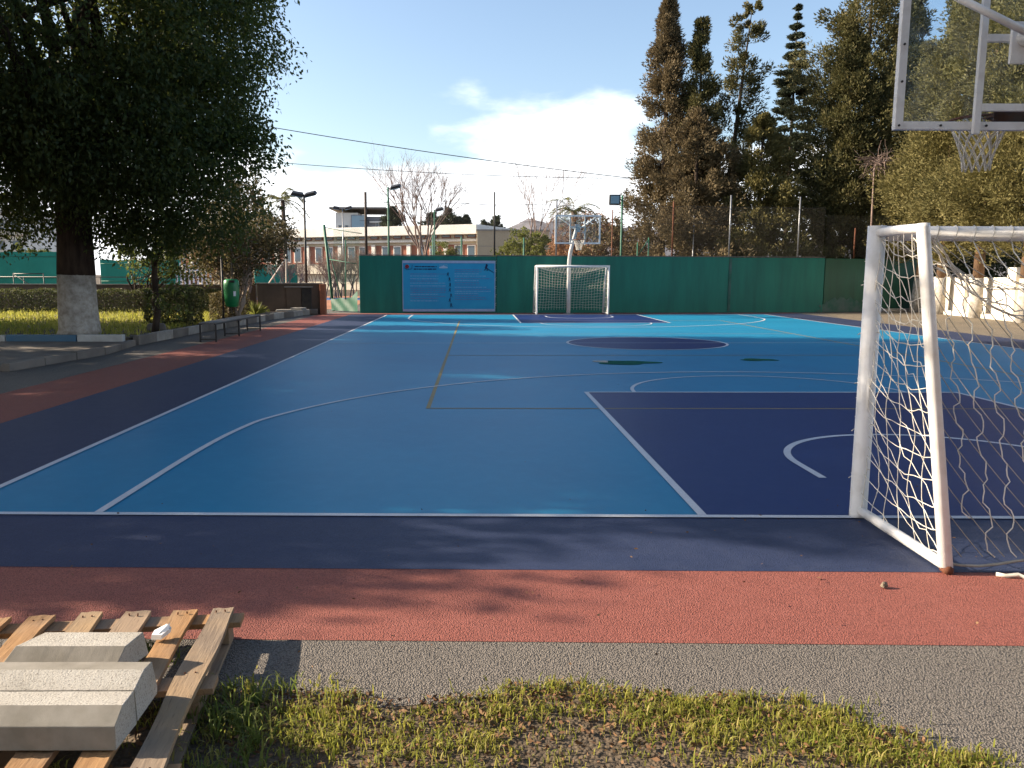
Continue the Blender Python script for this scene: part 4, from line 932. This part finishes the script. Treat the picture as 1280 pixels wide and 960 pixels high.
conifer(945, 40, topz(945, 150, 40), 2.9, 'lower bushy cypress filling the gap above the wire fence', 106, 'cypress_olive', .3, None, .46, 1.15, 1.5, belly=.2)
conifer(1068, 41, topz(1068, -90, 41), 3.9, 'largest broad cypress standing behind the dark green wall panel', 107, 'cypress_leaf', .4, None, .56, 1.3, 2.6, belly=.14)
conifer(1050, 40.0, topz(1050, 40, 40.0), 2.2, 'dense cypress hugging the left flank of the largest one', 108, 'cypress_leaf', .3, None, .50, 1.25, 1.7, belly=.16)
conifer(1120, 46, topz(1120, 10, 46), 2.6, 'dark cypress behind the corner of the white wall', 109, 'cypress_leaf', .4, None, .52, 1.1, 1.7, belly=.14)
for k, (y, tz, rad, sd_, lab, dx) in enumerate(((36.8, 8.2, 2.4, 111, 'leaning whitewashed olive cypress at the corner of the white wall', -.6), (34.4, 11.8, 2.7, 112, 'olive cypress with whitewashed foot before the second wall pier', 0), (31.3, 13.5, 2.7, 113, 'thin trunked olive cypress between two piers of the white wall', 0), (28.0, 13.8, 2.9, 114, 'stout trunked olive cypress beside the tallest pier of the white wall', 0))):
    conifer(0, y, tz, rad, lab, sd_, 'cypress_olive', 2.25, (wx(y)-.45, y), .70, .72, 2.0, trunk_mat='warm_bark', paint=1.55, belly=.12, lean=(-dx, 0), per=200, lf=.115)
conifer(0, 24.5, 12.5, 2.6, 'olive cypress of the same row standing beyond the picture edge', 115, 'cypress_olive', 2.3, (wx(24.5)-.4, 24.5), .5, .9, 2.0, trunk_mat='warm_bark', paint=1.55, belly=.12)
for k, (px, Y, py, rad) in enumerate(((1190, 50, -60, 3.0), (1262, 48, -50, 3.2))):
    conifer(px, Y, topz(px, py, Y), rad, ('tall cypress seen through the left part of the near glass board', 'tall cypress seen through the middle of the near glass board')[k], 121+k, 'cypress_leaf', .5, None, .55, .95, 1.7, gaps=.2, belly=.15)
for k, (px, Y) in enumerate(((1130, 44), (1215, 42), (905, 45), (1000, 45.5))):
    p = at(px, 340, Y); shrub((p.x, Y, 0), ('dark undergrowth behind the corner of the white wall', 'dark undergrowth behind the thin trunked cypress', 'dark undergrowth below the wispy leaning cypress', 'dark undergrowth below the narrow open fir')[k], [(-2.5, 0, 1.9+(k > 1), 2.4, 1.2, 1.7+(k > 1)), (0, 0, 2.2+1.4*(k > 1), 2.4, 1.2, 1.8+1.2*(k > 1)), (2.5, 0, 1.8+(k > 1), 2.4, 1.2, 1.5+(k > 1))], 6, 1.5, 1.5, 'hedge_leaf', 'bark', 150+k, 380, 34, .16)
# dead brush caught in the conifers
g = thing('dead_branch', (at(1090, 220, 37.0).x, 37.0, 0), 'tangle of bare brownish twigs hanging in the conifers', 'branch')
mb = MB(); r = random.Random(77); o = g.location; c0 = loc(at(1093, 205, 37.0))
for i in range(60):
    a = r.uniform(0, 6.28); l_ = r.uniform(.4, 1.3); limb(mb, c0+Vector((r.uniform(-.3, .3), -r.uniform(0, .6), r.uniform(-.3, .3))), c0+Vector((math.cos(a)*l_, -r.uniform(.2, .9), math.sin(a)*l_*.8)), .018, .005, i, .3, 5, 4)
mb.tube([c0, c0+Vector((.1, .1, -2.5)), (c0.x, .1, 0)], [.03, .05, .07], 5)
mb.build('twigs', 'grey_bark', g, True)
# far small conifers behind the buildings
labs = ['broad dark conifer clump behind the long low building', 'dark conifer behind the leafless pinkish tree', 'small pointed conifer left of the tallest far one', 'tallest pointed conifer above the beige hall roof', 'squat ragged conifer above the beige hall roof', 'slim columnar conifer above the right end of the beige hall', 'slim dark cypress just right of the beige hall', 'dark conifer behind the fence post right of the banner']
for k, (px, py, Y, rad) in enumerate(((492, 262, 125, 3.4), (540, 268, 120, 3.0), (551, 272, 118, 1.3), (563, 262, 118, 1.9), (573, 274, 120, 1.8), (583, 271, 118, 1.2), (605, 279, 105, 1.3), (620, 273, 105, 1.6))):
    conifer(px, Y, topz(px, py, Y), rad, labs[k], 200+k, 'fir_leaf', .5, None, .8, .55, 1.6, per=22, lf=.5, name='far_conifer')
# leafless trees
def bare_tree(px, Y, top, label, seed, spread, depth=5, r0=.16, split=.2, nst=2, mat='grey_bark'):
    p = at(px, 340, Y); Hh = at(px, top, Y).z; g = thing('bare_tree', (p.x, Y, 0), label, 'tree'); mb = MB(); tw = MB(); r = random.Random(seed)
    def grow(a, d, ln, rad, lev):
        b2 = a+d*ln; (mb if lev < 3 else tw).tube([a, a.lerp(b2, .5)+Vector((r.uniform(-1, 1), r.uniform(-1, 1), 0))*ln*.05, b2], [rad, rad*.85, rad*.7], 6 if lev < 3 else 4, False)
        if lev >= depth: return
        for i in range(3 if lev > 0 else 4):
            dd = (d+Vector((r.uniform(-1, 1), r.uniform(-1, 1), r.uniform(-.15, .7)))*spread).normalized()
            grow(a.lerp(b2, r.uniform(.55, 1)), dd, ln*r.uniform(.62, .82), rad*.55, lev+1)
    for i in range(nst):
        d = Vector((r.uniform(-.28, .28), r.uniform(-.1, .1), 1)).normalized(); grow(Vector((i*.3, 0, 0)), d, Hh*split*1.35, r0, 0)
    mb.build('trunk', mat, g, True); tw.build('twigs', mat, g)
bare_tree(532, 62, 216, 'leafless pinkish tree with spreading branches behind the banner', 61, .55, 6, .13, .31, 2)
bare_tree(652, 75, 232, 'leafless tree with upright fan of branches above the round bush', 62, .45, 6, .11, .34, 1)
bare_tree(694, 70, 262, 'thin leafless saplings beside the far backboard', 63, .35, 4, .07, .32, 3)
for k, (px, Y) in enumerate(((610, 90), (640, 92))): bare_tree(px, Y, 300, ('low leafless brush left of the far date palm', 'low leafless brush right of the far date palm')[k], 70+k, .5, 5, .06, .25, 5)
for k, (px, Y) in enumerate(((415, 56), (445, 60), (395, 54), (348, 56))): bare_tree(px, Y, (306, 302, 305, 316)[k], ('reddish twiggy brush beside the leaning fence post', 'reddish twiggy brush before the long low building', 'reddish twiggy brush beside the rusty floodlight pole', 'reddish twiggy brush above the short windscreen')[k], 80+k, .6, 5, .05, .24, 6)
# bushes
def bush(px, Y, top, rad, label, mat, seed, n=500, lf=.2, name='bush', wide=1.0):
    p = at(px, 340, Y); z = at(px, top, Y).z; return shrub((p.x, Y, 0), label, [(0, 0, z*.5, rad*wide, rad, z*.5), (-rad*.5, 0, z*.36, rad*.7*wide, rad*.7, z*.36), (rad*.45, 0, z*.42, rad*.7*wide, rad*.7, z*.42)], 5, z*.5, rad*.5, mat, 'bark', seed, n, 34, lf, .07, name, 'bush', .5)
bush(656, 52, 284, 2.1, 'round olive green bush behind the wall right of the banner', 'bush_leaf', 301, 420, .18)
bush(553, 60, 297, 1.1, 'small olive bush before the beige hall', 'bush_leaf', 302, 160, .16)
bush(735, 46, 262, 2.0, 'russet leaved bushy tree behind the transparent far backboard', 'autumn_leaf', 303, 420, .17, wide=1.15)
bush(760, 44, 270, 1.7, 'russet brown bushy tree beside the square blue floodlight', 'cypress_dry', 304, 300, .16)
bush(440, 120, 283, 4.2, 'dull green bushes below the modern block', 'cypress_dry', 305, 170, .5, wide=2)
bush(40, 75, 305, 2.6, 'yellowish tree under the apartment block', 'bush_leaf', 306, 200, .26)
bush(-20, 78, 305, 2.6, 'yellowish tree beside the apartment block and windscreen', 'bush_leaf', 307, 200, .26)
bush(536, 62, 312, .9, 'small russet bush at the foot of the leafless pinkish tree', 'autumn_leaf', 308, 120, .12)
for k, (px, Y, top) in enumerate(((180, 66, 318), (232, 68, 316), (290, 66, 318))): bush(px, Y, top, 1.9, ('brown brush above the windscreen beside the whitewashed trunk', 'brown brush behind the white slatted fence', 'brown brush between white slatted fence and short windscreen')[k], 'autumn_leaf' if k else 'cypress_dry', 310+k, 150, .2, wide=1.5)
# hedges
def hedge(name, c, d, rz, label, n, mat, lf, seed):
    g = thing(name, c, label, 'hedge', rz=rz); r = np.random.default_rng(seed); d = np.array(d)
    P = (r.random((n, 3))-.5)*d; ax = r.integers(0, 3, n); sg = r.choice([-1, 1], n)
    sel = r.random(n) < .8; P[np.arange(n)[sel], ax[sel]] = (sg[sel]*d[ax[sel]]*.5)*r.uniform(.86, 1.04, sel.sum())
    P += .05*np.sin(P[:, [1, 2, 0]]*5+seed); P[:, 2] += d[2]/2+.04; P[:, 2] = np.maximum(P[:, 2], .05)
    leaves('foliage', P, r.normal(size=(n, 3))+np.array([0, 0, .5]), lf*r.uniform(.6, 1.4, n), lf*.55*r.uniform(.7, 1.2, n), mat, g, .3, seed)
    mb = MB()
    for i in range(int(d[0]/.35)+1): limb(mb, (-d[0]/2+.1+i*.35, 0, 0), (-d[0]/2+.1+i*.35+r.uniform(-.1, .1), r.uniform(-.2, .2), d[2]*.8), .02, .008, seed+i, .3, 4, 4)
    mb.build('stems', 'bark', g); return g
hedge('clipped_hedge', (-15.4, 30.2, .168), (12.5, .9, .82), 0, 'long clipped dark hedge along the back of the planted bed', 26000, 'hedge_leaf', .075, 401)
hedge('clipped_hedge', (-8.75, 23.4, .168), (1.25, 1.5, .98), .05, 'boxy clipped hedge block left of the litter bin', 9000, 'hedge_leaf', .07, 402)
hedge('clipped_hedge', (-7.95, 26.0, .168), (.8, 2.2, .85), .05, 'browning clipped hedge block right of the litter bin', 6000, 'shrub_leaf', .07, 403)
# spiky agave-like plant near the bench
g = thing('spiky_plant', (-7.85, 28.6, .168), 'spiky green rosette plant by the kerb beyond the bench', 'plant')
P = []; D = []; r = np.random.default_rng(5)
for i in range(46):
    a = i*2.4; el_ = r.uniform(.3, 1.3); d = np.array([math.cos(a)*math.cos(el_), math.sin(a)*math.cos(el_), math.sin(el_)]); P.append(d*.28+np.array([0, 0, .03])); D.append(d)
leaves('leaf_rosette', np.array(P), np.array(D), np.full(46, .55), np.full(46, .06), 'bush_leaf', g, .15, 5)
p = Vector((-8.15, 20.4, .17)); mb = MB()
tag(MB().box((p.x, p.y+.1, .27), (.5, .3, .2), Matrix.Rotation(.3, 3, 'Z'), .8).build('stone', 'old_concrete', None, bevel=.05), 'tan rough stone resting on the bed by the kerb', 'stone')
# ================================================================== PALLET AND KERB STONES IN FRONT
e1 = (Vector((-1.061, 3.366, 0))-Vector((-.934, 2.235, 0))).normalized(); e2 = Vector((-e1.y, e1.x, 0))
org = Vector((-.934, 2.235, 0))+e1*(-.08)
pl = thing('wooden_pallet', org, 'weathered wooden pallet lying in the grass under the kerb stones', 'pallet', rz=math.atan2(e1.y, e1.x)-math.pi/2)
# local axes: +y along the planks, -x to the left
LP = 1.24; r = random.Random(12)
xs_ = [-.05, -.215, -.405, -.595, -.79, -.985, -1.18]
for i, x in enumerate(xs_):
    nx, ny = 4, 16; wd_ = (.096, .098, .105, .10, .10, .10, .1)[i]; V = []; Fc = []
    sk = r.uniform(-.012, .012); y1 = LP+r.uniform(-.015, .015)
    for top_ in (1, 0):
        for j in range(ny+1):
            for k in range(nx+1):
                t_ = j/ny; wob = .006*math.sin(t_*9+i*2+(k > 2)*1.7)*(k in (0, nx))
                V.append((x-wd_/2+wd_*k/nx+wob+sk*t_, t_*y1+(.006*math.sin(k*2.1+i) if j in (0, ny) else 0), .122+.021*top_+.005*math.sin(t_*4+i)+.0015*math.sin(k*3+j)+(.0 if top_ else 0)))
    n_ = (nx+1)*(ny+1)
    for j in range(ny):
        for k in range(nx):
            q = j*(nx+1)+k; Fc.append((q, q+1, q+nx+2, q+nx+1)); Fc.append((n_+q+nx+1, n_+q+nx+2, n_+q+1, n_+q))
    for j in range(ny):
        for q, s in ((j*(nx+1), 1), (j*(nx+1)+nx, -1)): Fc.append((q, q+nx+1, n_+q+nx+1, n_+q)[::s])
    for k in range(nx):
        for q, s in ((k, -1), (ny*(nx+1)+k, 1)): Fc.append((q, q+1, n_+q+1, n_+q)[::-s])
    mb = MB(); mb._add(V, Fc); bo = mb.build('top_plank', 'plank_grey' if i in (0, 3) else 'plank_warm', pl, True)
    md = bo.modifiers.new('es', 'EDGE_SPLIT'); md.split_angle = R(40)
    for y in (.06, y1*.5+.02, y1-.05):
        for dx in (-.022, .015): MB().tube([(x+dx+sk*y/LP, y+r.uniform(-.008, .008), .142), (x+dx+sk*y/LP, y, .1505)], .0035, 6).build('nail', 'rust', bo)
for y in (.07, LP/2, LP-.06): MB().box((-.61, y, .107), (1.30, .10, .024)).build('cross_plank', 'plank_warm', pl, bevel=.002)
for y in (.07, LP/2, LP-.06):
    for x in (-.06, -.61, -1.16): MB().box((x, y, .058), (.10, .10, .072)).build('spacer_block', 'plank_grey', pl, bevel=.003)
for x in (-.06, -.61, -1.16): MB().box((x, LP/2, .011), (.10, LP, .02)).build('bottom_plank', 'plank_grey', pl, bevel=.002)
def kerbstone(prof, x0, x1, skew0, skew1, label, rough_faces):
    """prof: (y,z) outline of the cross section, counter-clockwise seen from the right"""
    y0, z0 = prof[0]; g_ = Vector((x1, y0, z0)); n = len(prof); mb = MB(); segs = 22; V = []
    rr = random.Random(len(label))
    for s in range(segs+1):
        t_ = s/segs
        for (y, z) in prof:
            xa = x0+skew0*(y-y0); xb = x1+skew1*(y-y0); end = s in (0, segs)
            V.append((xa+(xb-xa)*t_-g_.x+(rr.uniform(-.003, .003) if end else 0), y-y0+rr.uniform(-.0003, .0003), z-z0+rr.uniform(-.0003, .0003)))
    Fc = []; Ms = []
    for s in range(segs):
        for k in range(n):
            Fc.append((s*n+k, (s+1)*n+k, (s+1)*n+(k+1) % n, s*n+(k+1) % n)); Ms.append(1 if k in rough_faces else 0)
    Fc.append(tuple(range(n))); Ms.append(1); Fc.append(tuple(segs*n+k for k in range(n-1, -1, -1))); Ms.append(1)
    mb.v = V; mb.f = [f[::-1] for f in Fc]; mb.m = Ms
    o_ = mb.build('kerb_stone', None, None, mats=['smooth_stone', 'rough_stone'], bevel=.003); o_.location = g_; o_.parent = None
    return tag(o_, label, 'kerb stone')
ZP = .1535
kerbstone([(2.29, ZP), (2.29, .232), (2.345, .272), (2.425, .275), (2.44, ZP)], -1.75, -1.10, 0, .02, 'front pale concrete kerb stone with chamfered edge on the pallet', {2})
kerbstone([(2.452, ZP), (2.452, .262), (2.535, .291), (2.60, .286), (2.63, .18), (2.63, ZP)], -1.78, -1.105, 0, -.02, 'middle concrete kerb stone with broken end, wedged behind the front one', {1})
kerbstone([(2.745, ZP), (2.745, .196), (2.80, .246), (2.90, .254), (2.925, ZP)], -1.72, -1.30, .55, .25, 'rear shorter concrete kerb stone lying apart on the pallet', {2})
tag(MB().prism([(-1.30, 3.05, .152), (-1.255, 3.04, .156), (-1.235, 3.09, .165), (-1.26, 3.11, .172), (-1.30, 3.08, .158)], (0, 0, 0), (.004, 0, .02)).prism([(-1.275, 3.05, .165), (-1.245, 3.07, .167), (-1.25, 3.10, .185)], (0, 0, 0), (.01, .0, .015)).build('paper_scrap', 'paper'), 'crumpled white paper scrap on the pallet planks', 'paper')
# pebble
p = gp(1105, 736); tag(MB().box((p.x, p.y, .024), (.045, .03, .028), Matrix.Rotation(.5, 3, 'Z'), .55).build('pebble', 'dust', None, bevel=.009), 'small tan pebble lying on the red band near the large goal', 'pebble')
for k in range(26):
    pass
# ================================================================== GRASS, LITTER
def blades(name, P, Hh, Wd, mat, parent=None, seed=0, bend=.6):
    r = np.random.default_rng(seed); n = len(P); a = r.random(n)*2*math.pi; dr = np.stack([np.cos(a), np.sin(a), np.zeros(n)], 1); sd_ = np.stack([-np.sin(a), np.cos(a), np.zeros(n)], 1)
    a2 = r.random(n)*2*math.pi; sd_ = np.stack([np.cos(a2), np.sin(a2), np.zeros(n)], 1)
    bd_ = (bend*r.random(n)**.8)[:, None]; Hh = Hh[:, None]; Wd = Wd[:, None]; up = np.array([0, 0, 1.])
    p1 = P+up*Hh*.5+dr*Hh*bd_*.22; p2 = P+up*Hh*.86*(1-bd_*.25)+dr*Hh*bd_*.6; p3 = P+up*Hh*(1.05-bd_*.55)+dr*Hh*bd_*1.05
    V = np.empty((n, 7, 3), np.float32); V[:, 0] = P-sd_*Wd*.5; V[:, 1] = P+sd_*Wd*.5; V[:, 2] = p1+sd_*Wd*.5; V[:, 3] = p1-sd_*Wd*.5; V[:, 4] = p2+sd_*Wd*.32; V[:, 5] = p2-sd_*Wd*.32; V[:, 6] = p3
    base = (np.arange(n)*7)[:, None]
    q = np.concatenate([base+np.array([0, 1, 2, 3]), base+np.array([3, 2, 4, 5])], 1).reshape(-1); tr_ = (base+np.array([5, 4, 6])).reshape(-1)
    me = bpy.data.meshes.new(name); me.vertices.add(n*7); me.vertices.foreach_set('co', V.reshape(-1))
    loops = np.concatenate([q, tr_]).astype(np.int32); me.loops.add(len(loops)); me.loops.foreach_set('vertex_index', loops)
    st = np.concatenate([np.arange(0, n*8, 4), n*8+np.arange(0, n*3, 3)]).astype(np.int32); me.polygons.add(len(st)); me.polygons.foreach_set('loop_start', st)
    me.update(calc_edges=True); me.validate(); return link(name, me, mat, parent)
def edge_y(x):
    for i in range(len(edge)-1):
        if edge[i][0] <= x <= edge[i+1][0]: return edge[i][1]
    return 2.83
r = np.random.default_rng(77)
tuft = []
for i in range(1500):
    x = r.uniform(-2.3, 2.4); y = edge_y(x)-abs(r.normal())*.26+.02
    if x < -.55: y = r.uniform(1.9, 3.0)
    dens = .5+.5*math.sin(x*3.1+y*4)+.35*math.sin(x*8+1)
    if r.random() > .25+.75*max(0, min(1, dens)): continue
    if -2.1 < x < -1.0 and 2.1 < y < 3.4 and r.random() < .8: continue
    if y > 1.9: tuft.append((x, y))
P = []; Hh = []
for (x, y) in tuft:
    m_ = r.integers(8, 30); s_ = r.uniform(.02, .07); q = np.stack([x+r.normal(size=m_)*s_, y+r.normal(size=m_)*s_*.7, np.zeros(m_)], 1); P.append(q); Hh.append(np.full(m_, r.uniform(.018, .058))*r.uniform(.5, 1.2, m_))
P = np.concatenate(P); Hh = np.concatenate(Hh)
tag(blades('grass', P, Hh, np.full(len(P), .0042)*r.uniform(.7, 1.5, len(P)), 'grass_blade', None, 1, 1.1), 'short yellowish green grass along the broken asphalt edge', 'grass', kind='stuff')
# taller weeds beside the pallet
P = []; Hh = []
for i in range(46):
    x, y = r.uniform(-1.02, -.70), r.uniform(2.25, 2.92)
    if i > 36: x, y = r.uniform(-1.45, -1.25), r.uniform(3.1, 3.3)
    m_ = r.integers(5, 13); P.append(np.stack([x+r.normal(size=m_)*.018, y+r.normal(size=m_)*.018, np.full(m_, 0.)], 1)); Hh.append(r.uniform(.06, .15)*r.uniform(.5, 1.1, m_))
P = np.concatenate(P); Hh = np.concatenate(Hh)
tag(blades('weeds', P, Hh, np.full(len(P), .0065), 'weed_blade', None, 2, 1.2), 'taller green weeds growing around the wooden pallet', 'weeds', kind='stuff')
P = np.stack([r.uniform(-26, -8.0, 26000), np.where(r.random(26000) < .12, r.uniform(18.5, 21, 26000), r.uniform(20.9, 31.5, 26000)), np.full(26000, .165)], 1)
tag(blades('bed_grass', P, r.uniform(.05, .2, 26000), np.full(26000, .022), 'grass_blade', None, 3, .9), 'grass covering the planted bed below the big tree', 'grass', kind='stuff')
n = 5200; x = r.uniform(-1.2, 2.6, n); y = np.array([edge_y(q) for q in x])-np.abs(r.normal(size=n))*.28+.05; P = np.stack([x, y, r.uniform(.006, .02, n)], 1); D = r.normal(size=(n, 3)); D[:, 2] *= .25
tag(leaves('leaf_litter', P, D, r.uniform(.008, .035, n), r.uniform(.005, .016, n), 'dead_leaf', None, .5, 8), 'small dry brown leaves scattered in the grass edge', 'leaf litter', kind='stuff')
n = 170; x = np.concatenate([r.uniform(-2.5, 3.2, 110), r.uniform(-3, 9, 60)]); y = np.concatenate([r.uniform(3.0, 5.6, 110), r.uniform(5.5, 20, 60)]); P = np.stack([x, y, np.full(n, .019)], 1); D = r.normal(size=(n, 3)); D[:, 2] *= .12
tag(leaves('court_debris', P, D, r.uniform(.008, .03, n), r.uniform(.005, .014, n), 'dead_leaf', None, .4, 9), 'tiny dry leaf bits scattered over the court and apron', 'leaf litter', kind='stuff')
